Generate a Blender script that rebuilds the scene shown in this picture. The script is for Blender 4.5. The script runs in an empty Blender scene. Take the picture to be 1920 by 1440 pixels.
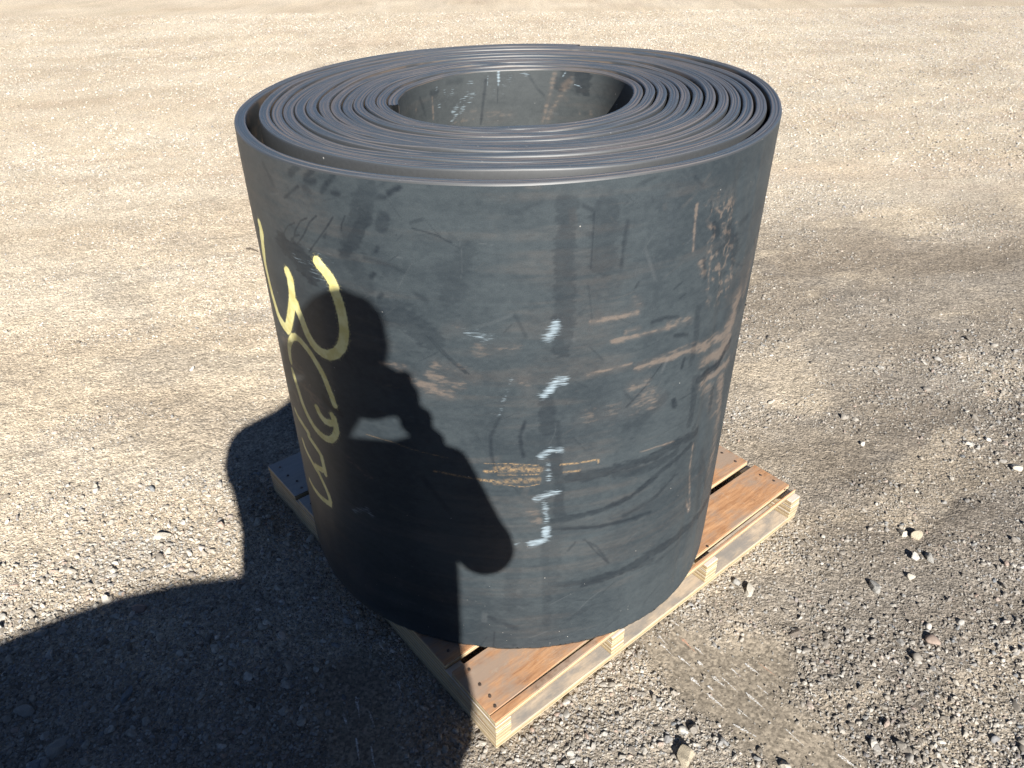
import bpy, bmesh, math, random
import numpy as np
from mathutils import Vector, Matrix, Quaternion

# ------------------------------------------------------------------ scene, camera, light
scene = bpy.context.scene
COL = scene.collection
rng = np.random.default_rng(7)
random.seed(7)

CAM = np.array([0.0, -1.66126, 1.54543])
FW = np.array([0.00582377, 0.83247029, -0.55403907])
RT = np.array([0.99989532, -0.0121862, -0.00779998])
UP = np.array([0.01324489, 0.55393565, 0.83245412])
cam_data = bpy.data.cameras.new('camera')
cam_data.sensor_width = 36.0
cam_data.lens = 1447.64 / 1920 * 36.0
cam_data.clip_start = 0.005
cam_data.clip_end = 400.0
cam = bpy.data.objects.new('camera', cam_data)
COL.objects.link(cam)
cam.matrix_world = Matrix(((RT[0], UP[0], -FW[0], CAM[0]), (RT[1], UP[1], -FW[1], CAM[1]),
                           (RT[2], UP[2], -FW[2], CAM[2]), (0, 0, 0, 1)))
scene.camera = cam

SUN = np.array([0.20412, -0.84160, 0.50005])
SUN /= np.linalg.norm(SUN)
world = bpy.data.worlds.new('World')
scene.world = world
world.use_nodes = True
wt = world.node_tree
sky = wt.nodes.new('ShaderNodeTexSky')
sky.sky_type = 'NISHITA'
sky.sun_disc = False
sky.sun_elevation = math.asin(SUN[2])
sky.sun_rotation = math.atan2(SUN[0], SUN[1])
sky.altitude = 2600.0
sky.air_density = 0.5
sky.dust_density = 0.15
sky.ozone_density = 2.0
wt.links.new(sky.outputs['Color'], wt.nodes['Background'].inputs['Color'])
wt.nodes['Background'].inputs['Strength'].default_value = 0.05

sun_data = bpy.data.lights.new('sun', 'SUN')
sun_data.energy = 5.0
sun_data.angle = math.radians(0.53)
sun_data.color = (1.0, 0.965, 0.905)
sun = bpy.data.objects.new('sun', sun_data)
COL.objects.link(sun)
sun.rotation_mode = 'QUATERNION'
sun.rotation_quaternion = Vector(SUN).to_track_quat('Z', 'Y')
sun.location = Vector(SUN) * 8

scene.view_settings.view_transform = 'Standard'
scene.view_settings.look = 'None'
scene.view_settings.gamma = 1.0
scene.view_settings.use_curve_mapping = False
scene.view_settings.exposure = 1.27
scene.cycles.max_bounces = 4
scene.cycles.diffuse_bounces = 2
scene.cycles.glossy_bounces = 2
scene.cycles.use_adaptive_sampling = True
scene.cycles.adaptive_threshold = 0.02

# ------------------------------------------------------------------ helpers
def tag(o, label=None, cat=None, group=None, kind=None):
    if label: o['label'] = label
    if cat: o['category'] = cat
    if group: o['group'] = group
    if kind: o['kind'] = kind
    return o

def link(name, me, mats=(), parent=None, loc=None):
    o = bpy.data.objects.new(name, me)
    COL.objects.link(o)
    for m in mats:
        if m.name not in [x.name for x in me.materials if x]:
            me.materials.append(m)
    if parent: o.parent = parent
    if loc is not None: o.location = loc
    return o

def empty(name, loc=(0, 0, 0), rz=0.0):
    o = bpy.data.objects.new(name, None)
    COL.objects.link(o)
    o.location = loc
    o.rotation_euler = (0, 0, rz)
    o.empty_display_size = 0.1
    return o

def pydata(name, v, f, smooth=False):
    me = bpy.data.meshes.new(name)
    me.from_pydata([tuple(map(float, p)) for p in v] if not isinstance(v, np.ndarray) else v.tolist(), [], f if isinstance(f, list) else f.tolist())
    if smooth:
        me.polygons.foreach_set('use_smooth', np.ones(len(me.polygons), dtype=bool))
    me.update()
    return me

_lat = {}
def vnoise(x, y, scale, seed):
    """smooth value noise in 0..1, lattice repeats after 256 cells"""
    if seed not in _lat:
        _lat[seed] = np.random.default_rng(seed).random((256, 256))
    L = _lat[seed]
    x = np.asarray(x, float) * scale + 1000.37
    y = np.asarray(y, float) * scale + 1000.71
    ix = np.floor(x).astype(int); iy = np.floor(y).astype(int)
    fx = x - ix; fy = y - iy
    fx = fx * fx * (3 - 2 * fx); fy = fy * fy * (3 - 2 * fy)
    a = L[ix % 256, iy % 256]; b = L[(ix + 1) % 256, iy % 256]
    c = L[ix % 256, (iy + 1) % 256]; d = L[(ix + 1) % 256, (iy + 1) % 256]
    return (a * (1 - fx) + b * fx) * (1 - fy) + (c * (1 - fx) + d * fx) * fy

def fbm(x, y, scale, seed, octv=3):
    s = 0; a = .5; t = 0
    for i in range(octv):
        s = s + a * vnoise(x, y, scale * 2 ** i, seed + i); t += a; a *= .5
    return s / t

def sstep(e0, e1, x):
    t = np.clip((np.asarray(x, float) - e0) / (e1 - e0), 0, 1)
    return t * t * (3 - 2 * t)

class NT:
    def __init__(s, name):
        s.m = bpy.data.materials.new(name)
        s.m.use_nodes = True
        s.t = s.m.node_tree
        s.b = s.t.nodes['Principled BSDF']
    def n(s, typ, **kw):
        o = s.t.nodes.new(typ)
        for k, v in kw.items(): setattr(o, k, v)
        return o
    def put(s, sock, v):
        if isinstance(v, bpy.types.NodeSocket): s.t.links.new(v, sock)
        elif v is not None:
            if sock.type == 'RGBA' and len(v) == 3: v = (*v, 1)
            sock.default_value = v
    def math(s, op, a, b=None, clamp=False):
        o = s.n('ShaderNodeMath', operation=op, use_clamp=clamp)
        s.put(o.inputs[0], a)
        if b is not None: s.put(o.inputs[1], b)
        return o.outputs[0]
    def mix(s, f, a, b, blend='MIX'):
        o = s.n('ShaderNodeMix', data_type='RGBA', blend_type=blend)
        s.put(o.inputs[0], f); s.put(o.inputs[6], a); s.put(o.inputs[7], b)
        return o.outputs[2]
    def noise(s, vec, scale, detail=3, rough=.55, dist=0):
        o = s.n('ShaderNodeTexNoise')
        s.put(o.inputs['Vector'], vec)
        o.inputs['Scale'].default_value = scale
        o.inputs['Detail'].default_value = detail
        o.inputs['Roughness'].default_value = rough
        o.inputs['Distortion'].default_value = dist
        return o.outputs['Fac']
    def voro(s, vec, scale, feat='F1', out='Distance', rand=1.0):
        o = s.n('ShaderNodeTexVoronoi', feature=feat)
        s.put(o.inputs['Vector'], vec)
        o.inputs['Scale'].default_value = scale
        o.inputs['Randomness'].default_value = rand
        return o.outputs[out]
    def map(s, vec, scale=(1, 1, 1), rot=(0, 0, 0), loc=(0, 0, 0)):
        o = s.n('ShaderNodeMapping')
        s.put(o.inputs['Vector'], vec)
        o.inputs['Scale'].default_value = scale
        o.inputs['Rotation'].default_value = rot
        o.inputs['Location'].default_value = loc
        return o.outputs[0]
    def ramp(s, f, *stops):
        o = s.n('ShaderNodeValToRGB')
        s.put(o.inputs[0], f)
        e = o.color_ramp.elements
        while len(e) < len(stops): e.new(0.5)
        for i, (p, c) in enumerate(stops):
            e[i].position = p
            if not hasattr(c, '__len__'): c = (c, c, c)
            e[i].color = (*c, 1)
        return o.outputs[0]
    def rng(s, f, a, b, c=0., d=1.):
        o = s.n('ShaderNodeMapRange', interpolation_type='SMOOTHSTEP')
        s.put(o.inputs[0], f)
        for i, v in enumerate((a, b, c, d)): o.inputs[i + 1].default_value = v
        return o.outputs[0]
    def attr(s, name, out='Fac', typ='GEOMETRY'):
        o = s.n('ShaderNodeAttribute', attribute_name=name, attribute_type=typ)
        return o.outputs[out]
    def sep(s, v):
        o = s.n('ShaderNodeSeparateXYZ'); s.put(o.inputs[0], v); return o.outputs
    def comb(s, x, y, z):
        o = s.n('ShaderNodeCombineXYZ')
        for i, v in enumerate((x, y, z)): s.put(o.inputs[i], v)
        return o.outputs[0]
    def bump(s, h, strength=.5, dist=.01, normal=None):
        o = s.n('ShaderNodeBump')
        o.inputs['Strength'].default_value = strength
        o.inputs['Distance'].default_value = dist
        s.put(o.inputs['Height'], h)
        if normal is not None: s.put(o.inputs['Normal'], normal)
        return o.outputs[0]
    def out(s, col=None, rough=None, normal=None, spec=None, metal=None):
        if col is not None: s.put(s.b.inputs['Base Color'], col)
        if rough is not None: s.put(s.b.inputs['Roughness'], rough)
        if normal is not None: s.put(s.b.inputs['Normal'], normal)
        if spec is not None: s.put(s.b.inputs['Specular IOR Level'], spec)
        if metal is not None: s.put(s.b.inputs['Metallic'], metal)
        return s.m
    def obj(s): return s.n('ShaderNodeTexCoord').outputs['Object']
    def pos(s): return s.n('ShaderNodeNewGeometry').outputs['Position']
    def nrm(s): return s.n('ShaderNodeNewGeometry').outputs['Normal']
    def oi(s, out='Random'): return s.n('ShaderNodeObjectInfo').outputs[out]

# ------------------------------------------------------------------ ground
PAL_C = np.array([0.0565, 0.0288]); PAL_A, PAL_B, PAL_PHI = 1.0946, 1.0702, 0.67924
UX = np.array([math.cos(PAL_PHI), math.sin(PAL_PHI)]); UY = np.array([-UX[1], UX[0]])

def seg_dist(x, y, a, b):
    d = np.array(b) - np.array(a); L = (d ** 2).sum()
    t = np.clip(((x - a[0]) * d[0] + (y - a[1]) * d[1]) / L, 0, 1)
    return np.hypot(x - a[0] - t * d[0], y - a[1] - t * d[1])

def scrape(x, y):
    d = np.minimum(seg_dist(x, y, (.33, -.40), (.50, -.62)), seg_dist(x, y, (.46, -.58), (.74, -.90)))
    d = np.minimum(d, seg_dist(x, y, (.50, -.55), (.58, -.53)))
    d = np.minimum(d, seg_dist(x, y, (-.36, -.56), (-.24, -.92)) + .01)
    return 1 - sstep(.05, .12, d + .05 * (fbm(x, y, 11, 41) - .5))

def gravelly(x, y):
    """0 smooth packed dirt .. 1 loose gravel"""
    near = 1 - sstep(-.55, .25, y + .10 * x + .35 * (fbm(x, y, 1.3, 25, 2) - .5))
    n = fbm(x, y, 1.7, 21, 3)
    n2 = fbm(x * .8, y * 1.6, 3.1, 33, 3)
    g = .22 + .52 * near + .9 * (n - .5) + 1.2 * (n2 - .5)
    far = sstep(1.5, 5, y)
    g = g * (1 - far) + far * (.36 + .52 * sstep(.2, 2.6, x) + .7 * (n - .5))
    return np.clip(g, .05, 1) * (1 - .88 * scrape(x, y))

def ground_z(x, y):
    amp = np.clip(1.2 - .06 * np.hypot(x, y), .35, 1)
    z = .014 * (fbm(x, y, .9, 3) - .5) + .009 * (fbm(x, y, 5, 7) - .5) * amp
    z = z + .007 * (fbm(x, y, 17, 11, 2) - .5) * amp * (1 - .8 * scrape(x, y))
    z = z + .004 * (fbm(x * .4, y * 2.2 - .35 * x, 2.3, 15) - .5) * sstep(.8, 2.5, y)
    # packed flat under the pallet
    lx = (x - PAL_C[0]) * UX[0] + (y - PAL_C[1]) * UX[1]; ly = (x - PAL_C[0]) * UY[0] + (y - PAL_C[1]) * UY[1]
    d = np.maximum(np.abs(lx) - PAL_A / 2, np.abs(ly) - PAL_B / 2)
    k = sstep(-.02, .12, d)
    return z * k - .001 * (1 - k) - .004 * scrape(x, y)

def spaced(lo, hi, step, far, grow=1.12):
    c = list(np.arange(lo, hi, step))
    s = step; x = hi
    while x < far: c.append(x); s *= grow; x += s
    c.append(far)
    s = step; x = lo - step
    while x > -far: c.insert(0, x); s *= grow; x -= s
    c.insert(0, -far)
    return np.array(c)

gx = spaced(-2.3, 2.3, .0115, 150, 1.06); gy = spaced(-1.3, 2.0, .0115, 150, 1.045)
GX, GY = np.meshgrid(gx, gy)
GZ = ground_z(GX, GY)
nx, ny = len(gx), len(gy)
gi = np.arange(nx * ny).reshape(ny, nx)
gf = np.stack([gi[:-1, :-1], gi[:-1, 1:], gi[1:, 1:], gi[1:, :-1]], -1).reshape(-1, 4)
gme = pydata('ground', np.stack([GX, GY, GZ], -1).reshape(-1, 3), gf, True)

def lerp3(t, a, b): return np.asarray(a) * (1 - t[..., None]) + np.asarray(b) * t[..., None]
def soil_colour(x, y):
    """dirt tones with hotspot brightness painted in toward the left: dry tan silt, grey-brown moist fines, pale packed patches, wheel-dragged streaks"""
    damp_hotspot = sstep(-.60, .80, .55 * x - .22 * y + 1.3 * (fbm(x, y, .6, 141, 2) - .5)) * (1 - .8 * sstep(1.2, 3.2, y))  # moist ground at right, plus sun hotspot glow painted in toward the left
    damp_hotspot = np.maximum(damp_hotspot, .75 * (1 - sstep(-.75, -.15, y + .5 * (fbm(x, y, 1.9, 145, 3) - .5))))
    damp_hotspot = np.maximum(damp_hotspot, .75 * np.exp(-(((x - 1.75) * .9 + (y - .45) * .3) / .75) ** 2 - (((y - .45) - .25 * (x - 1.75)) / .42) ** 2) * (.7 + .6 * fbm(x, y, 3, 147, 3)))
    damp_hotspot = np.clip(damp_hotspot, 0, 1)
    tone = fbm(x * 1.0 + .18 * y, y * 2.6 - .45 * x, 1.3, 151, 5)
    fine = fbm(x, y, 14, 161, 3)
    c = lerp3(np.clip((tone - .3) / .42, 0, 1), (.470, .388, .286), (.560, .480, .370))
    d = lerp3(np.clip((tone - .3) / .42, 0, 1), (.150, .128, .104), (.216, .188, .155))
    c = lerp3(damp_hotspot, c, 0) + d * damp_hotspot[..., None]
    pk = sstep(.56, .68, fbm(x, y * 1.7 - .5 * x, 2.6, 171, 4)) * .6
    c = lerp3(pk * (1 - .6 * damp_hotspot), c, (.535, .445, .325))
    gr = sstep(.53, .70, fbm(x, y * 1.6, 3.2, 181, 4)) * (.42 - .22 * sstep(1, 3, y))
    c = lerp3(gr * .7, c, (.245, .222, .192))
    rd = sstep(.58, .72, fbm(x * .6, y * 3.0 - .5 * x, 1.6, 191, 4)) * sstep(1.2, 3.5, y) * .28
    c = lerp3(rd, c, (.39, .295, .215))
    st = fbm(x * .35, y * 4.2 - .7 * x, 2.2, 201, 4)
    c = c * (.94 + .12 * st * sstep(.5, 3, y) + .06 * (1 - sstep(.5, 3, y)))[..., None]
    c = c * (.88 + .24 * fine)[..., None]
    return lerp3(scrape(x, y) * .9, c, np.array((.215, .182, .140)))
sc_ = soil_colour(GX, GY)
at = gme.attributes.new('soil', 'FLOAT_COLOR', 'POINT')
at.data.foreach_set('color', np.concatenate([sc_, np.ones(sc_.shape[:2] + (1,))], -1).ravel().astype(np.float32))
at = gme.attributes.new('scrape', 'FLOAT', 'POINT'); at.data.foreach_set('value', scrape(GX, GY).ravel().astype(np.float32))

T = NT('packed_dirt')
p = T.pos()
fine = T.noise(p, 300, 2, .7)
vo = T.n('ShaderNodeTexVoronoi', feature='F1'); T.put(vo.inputs['Vector'], p); vo.inputs['Scale'].default_value = 150
gr = T.sep(vo.outputs['Color'])[0]
mid = T.noise(p, 42, 3, .7)
k = T.math('ADD', .33, T.math('ADD', T.math('ADD', T.math('MULTIPLY', fine, .40), T.math('MULTIPLY', mid, .70)), T.math('MULTIPLY', T.math('POWER', gr, 2.0), .62)))
pit = T.rng(T.noise(p, 105, 2, .6), .40, .52, .66, 1.0)
k = T.math('MULTIPLY', k, pit)
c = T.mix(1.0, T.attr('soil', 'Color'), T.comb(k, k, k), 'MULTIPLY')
hs = T.math('ADD', T.math('MULTIPLY', mid, 3.0), T.math('ADD', T.math('MULTIPLY', vo.outputs['Distance'], -.8), T.math('MULTIPLY', fine, .8)))
hs = T.math('MULTIPLY', hs, T.math('SUBTRACT', 1.0, T.math('MULTIPLY', T.attr('scrape'), .8)))
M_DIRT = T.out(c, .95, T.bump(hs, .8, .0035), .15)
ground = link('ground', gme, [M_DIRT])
tag(ground, kind='structure')

# ------------------------------------------------------------------ stones
def stone_mesh(name, seed, sub=3, ang=.5, flat=.75, smooth=False):
    r = np.random.default_rng(seed)
    bm = bmesh.new()
    bmesh.ops.create_icosphere(bm, subdivisions=sub, radius=1.0)
    v = np.array([x.co[:] for x in bm.verts])
    v += r.normal(0, .03, v.shape)
    planes = r.normal(size=(13, 3)); planes /= np.linalg.norm(planes, axis=1)[:, None]
    offs = r.uniform(.45, .85, 13)
    for n_, o_ in zip(planes, offs):          # broken facets
        d = v @ n_ - o_
        v = v - np.clip(d, 0, None)[:, None] * n_ * ang
    for i in range(3):
        ax = r.normal(size=3); ph = r.uniform(0, 6.28)
        v *= (1 + .06 * np.sin(v @ ax * 2.6 + ph))[:, None]
    v *= np.array([1, r.uniform(.65, .95), flat * r.uniform(.8, 1.1)]) * 1.2
    for a, b in zip(bm.verts, v): a.co = b
    me = bpy.data.meshes.new(name)
    bm.to_mesh(me); bm.free()
    if smooth: me.polygons.foreach_set('use_smooth', np.ones(len(me.polygons), dtype=bool))
    return me

T = NT('gravel_stone')
r_ = T.oi()
o_ = T.obj()
base = T.ramp(r_, (0, (.135, .120, .102)), (.18, (.245, .220, .188)), (.40, (.320, .290, .248)), (.58, (.385, .355, .308)), (.70, (.24, .232, .222)), (.80, (.475, .445, .39)), (.90, (.19, .198, .205)), (.95, (.34, .26, .21)), (1, (.56, .53, .48)))
n1 = T.noise(o_, 1.8, 2, .65)
c = T.mix(1.0, base, T.ramp(n1, (.3, .78), (.7, 1.16)), 'MULTIPLY')
c = T.mix(1.0, c, T.attr('tint', 'Vector', 'INSTANCER'), 'MULTIPLY')
M_GRAVEL = T.out(c, .92, None, .15)

shapes = bpy.data.collections.new('stone_shapes')
for i in range(10):
    me = stone_mesh('stone_shape', 100 + i, 2, .75 + .03 * i, .82, i % 3 == 0)
    me.materials.append(M_GRAVEL)
    shapes.objects.link(bpy.data.objects.new('stone_shape_%02d' % i, me))

ROLL_R = .52
def scatter(n, x0, x1, y0, y1, d0, d1, power, seed, gmin=0.0):
    r = np.random.default_rng(seed)
    x = r.uniform(x0, x1, n); y = r.uniform(y0, y1, n)
    g = gravelly(x, y)
    lx = (x - PAL_C[0]) * UX[0] + (y - PAL_C[1]) * UX[1]; ly = (x - PAL_C[0]) * UY[0] + (y - PAL_C[1]) * UY[1]
    dd = np.maximum(np.abs(lx) - PAL_A / 2, np.abs(ly) - PAL_B / 2)
    keep = (r.random(n) < np.clip((g - gmin) / (1 - gmin), 0, 1)) & (dd > .008)
    # only ground that can come into view from about the photographer's place
    keep &= (np.abs(x) < 1.75 + .66 * (y + 1.2)) & ~((np.hypot(x, y - .35) < .45))
    x, y, g = x[keep], y[keep], g[keep]
    u = r.random(len(x))
    d = d0 * (1 - u * (1 - (d0 / d1) ** power)) ** (-1 / power)
    return x, y, d
sets = [
    scatter(270000, -2.5, 2.5, -1.05, .75, .0032, .008, 2.0, 1),
    scatter(76000, -2.5, 2.6, -1.05, .9, .0065, .015, 2.6, 2, .08),
    scatter(15500, -2.5, 2.6, -1.05, 1.0, .012, .028, 2.7, 3, .22),
    scatter(155000, -4, 4, .7, 3.0, .005, .012, 2.3, 4),
    scatter(17000, -4, 4, .7, 3.4, .010, .021, 3.0, 5, .12),
    scatter(260000, -7.8, 7.8, 3.0, 9.5, .008, .021, 2.3, 6),
]
def border(n, seed):
    r = np.random.default_rng(seed)
    t = r.random(n); e = r.gamma(1.5, .011, n) + .002; side = r.integers(0, 3, n)
    a = np.where(side == 0, t * PAL_A, np.where(side == 1, -e, PAL_A + e)); b = np.where(side == 0, -e, t * PAL_B)
    x = PAL_C[0] + UX[0] * (a - PAL_A / 2) + UY[0] * (b - PAL_B / 2); y = PAL_C[1] + UX[1] * (a - PAL_A / 2) + UY[1] * (b - PAL_B / 2)
    return x, y, .0035 + .009 * r.random(n) ** 4
sets.append(border(2600, 8))
SX = np.concatenate([s[0] for s in sets]); SY = np.concatenate([s[1] for s in sets]); SD = np.concatenate([s[2] for s in sets])
NS = len(SX)
SZ = ground_z(SX, SY) + SD * rng.uniform(-.20, .17, NS)
pme = bpy.data.meshes.new('gravel')
pme.vertices.add(NS)
pme.vertices.foreach_set('co', np.stack([SX, SY, SZ], -1).ravel().astype(np.float32))
ROTS = np.stack([rng.normal(0, .35, NS), rng.normal(0, .35, NS), rng.uniform(0, 6.283, NS)], -1)
a_ = pme.attributes.new('rot', 'FLOAT_VECTOR', 'POINT'); a_.data.foreach_set('vector', ROTS.ravel().astype(np.float32))
SCL = (SD / 2)[:, None] * np.stack([rng.uniform(.8, 1.3, NS), rng.uniform(.8, 1.15, NS), rng.uniform(.75, 1.1, NS)], -1)
a_ = pme.attributes.new('scl', 'FLOAT_VECTOR', 'POINT'); a_.data.foreach_set('vector', SCL.ravel().astype(np.float32))
a_ = pme.attributes.new('idx', 'INT', 'POINT'); a_.data.foreach_set('value', rng.integers(0, 10, NS).astype(np.int32))
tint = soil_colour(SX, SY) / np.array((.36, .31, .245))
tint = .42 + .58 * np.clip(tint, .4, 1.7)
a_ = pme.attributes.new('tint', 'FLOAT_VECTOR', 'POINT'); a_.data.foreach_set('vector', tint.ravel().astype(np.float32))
pme.update()
gravel = link('gravel', pme, [M_GRAVEL])
tag(gravel, 'loose grey and tan gravel strewn over the dirt', 'gravel', kind='stuff')
ng = bpy.data.node_groups.new('gravel_scatter', 'GeometryNodeTree')
ng.interface.new_socket('Geometry', in_out='INPUT', socket_type='NodeSocketGeometry')
ng.interface.new_socket('Geometry', in_out='OUTPUT', socket_type='NodeSocketGeometry')
N = ng.nodes; K = ng.links
gin = N.new('NodeGroupInput'); gout = N.new('NodeGroupOutput')
iop = N.new('GeometryNodeInstanceOnPoints'); ci = N.new('GeometryNodeCollectionInfo')
ci.inputs['Collection'].default_value = shapes
ci.inputs['Separate Children'].default_value = True
ci.inputs['Reset Children'].default_value = True
def named(nm, dt):
    q = N.new('GeometryNodeInputNamedAttribute'); q.data_type = dt; q.inputs['Name'].default_value = nm
    return [s_ for s_ in q.outputs if s_.enabled and s_.name == 'Attribute'][0]
e2r = N.new('FunctionNodeEulerToRotation')
K.new(named('rot', 'FLOAT_VECTOR'), e2r.inputs[0])
K.new(gin.outputs[0], iop.inputs['Points'])
K.new(ci.outputs[0], iop.inputs['Instance'])
iop.inputs['Pick Instance'].default_value = True
K.new(named('idx', 'INT'), iop.inputs['Instance Index'])
K.new(e2r.outputs[0], iop.inputs['Rotation'])
K.new(named('scl', 'FLOAT_VECTOR'), iop.inputs['Scale'])
K.new(iop.outputs[0], gout.inputs[0])
gm = gravel.modifiers.new('scatter', 'NODES'); gm.node_group = ng

def stone_mat(name, col, var=.2):
    T = NT(name)
    o = T.obj()
    n = T.noise(o, 26, 5, .7)
    k = T.ramp(n, (.3, 1 - var), (.7, 1 + var))
    return T.out(T.mix(1.0, col, k, 'MULTIPLY'), .88, T.bump(T.noise(o, 140, 4, .7), .6, .002), .2)
M_S = {'pale': stone_mat('pale_stone', (.41, .375, .315)), 'tan': stone_mat('tan_stone', (.37, .32, .24)), 'grey': stone_mat('grey_stone', (.27, .26, .24)),
       'blue': stone_mat('blue_grey_stone', (.21, .225, .24)), 'white': stone_mat('white_stone', (.48, .455, .41)), 'slate': stone_mat('dark_slate', (.14, .118, .098)), 'red': stone_mat('reddish_stone', (.25, .19, .165))}
BIG = [  # x, y, size, (sx,sy,sz), rz, tone, label
    (-.966, -.099, .040, (1.15, .8, .75), .35, 'pale', 'pale oblong stone alone on sunlit dirt beside the narrowing shadow'),
    (-1.174, .779, .026, (1, .9, .8), 1, 'white', 'small white round stone on tan dirt, upper left of the pallet'),
    (1.128, -.128, .042, (1, .9, .9), .2, 'tan', 'tan angular stone right of the pallet, beside a thin white sliver'),
    (1.092, -.118, .030, (.55, 1.2, 1.1), .25, 'pale', 'thin upright pale sliver leaning by a tan angular stone'),
    (1.086, -.206, .032, (.9, 1, 1.0), .9, 'white', 'white stone with black shadow, just below the tan angular stone'),
    (1.124, -.212, .034, (1, .95, .95), 2.0, 'grey', 'grey stone touching the white one below the tan angular stone'),
    (1.047, -.274, .028, (1, .9, .9), .4, 'pale', 'pale stone midway between the white-and-grey pair and the grey cluster'),
    (.941, -.301, .038, (1.1, .9, .85), 1.5, 'grey', 'flat-topped grey stone lowest of the stones right of the pallet'),
    (1.566, .155, .040, (1.1, .9, .9), .5, 'pale', 'pale stone at the right picture edge, level with the pallet corner'),
    (.363, -.751, .046, (.95, 1.1, 1.0), .9, 'tan', 'large tan stone on rough gravel left of the scraped strip'),
    (.563, -.775, .030, (.8, 1.1, .9), .4, 'pale', 'pale stone at the bottom picture edge beside the scraped strip'),
    (.613, -.311, .036, (1.1, .9, .8), 1.2, 'pale', 'pale block in a dark hollow below the pallet\'s long front edge'),
    (.586, -.285, .026, (1, .9, .9), 2.5, 'grey', 'small grey stone half hiding behind the pale block near the pallet'),
    (.692, -.443, .034, (1.2, .75, .5), .7, 'slate', 'flat dark brown slate lying right of the scraped strip'),
    (1.135, .279, .026, (.6, 1.2, .9), -.5, 'white', 'white splinter of stone on bare dirt above the pallet\'s right corner'),
    (-.929, -.346, .040, (1, .95, .95), .3, 'red', 'reddish round stone in shade near the shadow\'s upper edge'),
    (-1.139, -.423, .040, (1.15, .8, .8), .5, 'grey', 'smooth grey stone in shade close to the left picture edge'),
    (-1.076, -.626, .042, (1.1, .9, .9), .2, 'grey', 'broad grey stone in shade at the far left, low in the picture'),
    (-.955, -.715, .050, (1, 1.05, .95), .8, 'grey', 'largest grey stone in the shade at lower left'),
    (-.985, -.760, .034, (.9, 1, 1), .2, 'blue', 'blue-grey stone at the bottom left edge below the largest stone'),
    (-1.003, -.689, .026, (1, .9, .9), 1.2, 'white', 'small whitish stone in shade touching the largest stone'),
    (-.865, -.592, .042, (.55, 1.25, .7), -.15, 'blue', 'upright oblong blue-grey stone in the middle of the shade'),
]
for i, (x, y, s, sc, rz, tone_, lab) in enumerate(BIG):
    me = stone_mesh('stone', 300 + i, 3, .93, .9)
    o = link('stone', me, [M_S[tone_]])
    sc = np.array(sc) * s * (.46 if i else .5)
    o.scale = sc
    o.rotation_euler = (.12 * math.sin(i * 2.1), .12 * math.cos(i * 1.7), rz)
    o.location = (x, y, float(ground_z(x, y)) + sc[2] * .28)
    tag(o, lab, 'stone', 'larger stones lying on the gravel')

# twig
tv = []; tfc = []
path = [(-1.275, 1.885, .006), (-1.255, 1.876, .010), (-1.235, 1.866, .009), (-1.213, 1.858, .004)]
for i, q in enumerate(path):
    rr = .0045 - .0006 * i
    for k in range(6):
        a = k * math.pi / 3
        tv.append((q[0] + rr * .4 * math.cos(a), q[1] + rr * math.cos(a), q[2] + rr * math.sin(a) + float(ground_z(q[0], q[1]))))
for i in range(3):
    for k in range(6): tfc.append([i * 6 + k, i * 6 + (k + 1) % 6, i * 6 + 6 + (k + 1) % 6, i * 6 + 6 + k])
tfc += [list(range(6)), list(range(18, 24))]
T = NT('twig_bark'); M_TWIG = T.out(T.ramp(T.noise(T.obj(), 60, 3), (.3, (.05, .038, .028)), (.7, (.10, .08, .06))), .9)
tag(link('twig', pydata('twig', tv, tfc, True), [M_TWIG]), 'short dark twig on the tan dirt left of the roll', 'twig')

# scratches of crushed stone pressed into the scraped strip
def scratch_mat(n, c):
    T = NT(n); q = T.pos()
    return T.out(T.mix(T.rng(T.noise(T.map(q, (1, 1, 1), (0, 0, .9)), 320, 3, .7), .42, .6), (.23, .19, .14), c), .9, spec=.2)
M_SCW = scratch_mat('crushed_white_stone', (.60, .60, .59)); M_SCR = scratch_mat('crushed_red_stone', (.42, .23, .16))
SCR = [((.400, -.401), (.410, -.413), 0), ((.356, -.440), (.371, -.464), 0), ((.409, -.449), (.432, -.480), 1), ((.441, -.477), (.452, -.492), 0),
       ((.440, -.514), (.447, -.529), 0), ((.511, -.534), (.529, -.559), 0), ((.548, -.522), (.567, -.545), 0), ((.577, -.518), (.603, -.550), 1),
       ((.462, -.556), (.481, -.579), 0), ((.481, -.556), (.508, -.593), 0), ((.413, -.557), (.427, -.578), 0), ((.500, -.639), (.517, -.662), 0),
       ((.481, -.678), (.512, -.701), 0), ((.683, -.746), (.717, -.781), 0), ((.447, -.582), (.457, -.593), 0), ((.358, -.464), (.376, -.491), 0), ((-.350, -.600), (-.338, -.640), 0), ((-.318, -.633), (-.300, -.672), 0), ((-.372, -.640), (-.360, -.668), 0), ((-.300, -.720), (-.288, -.757), 0), ((-.335, -.700), (-.322, -.742), 0), ((-.262, -.560), (-.252, -.585), 0),
       ((.395, -.500), (.418, -.528), 0), ((.530, -.600), (.552, -.632), 0), ((.560, -.580), (.575, -.602), 0), ((.440, -.600), (.462, -.628), 0), ((.590, -.690), (.612, -.720), 0)]
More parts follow.
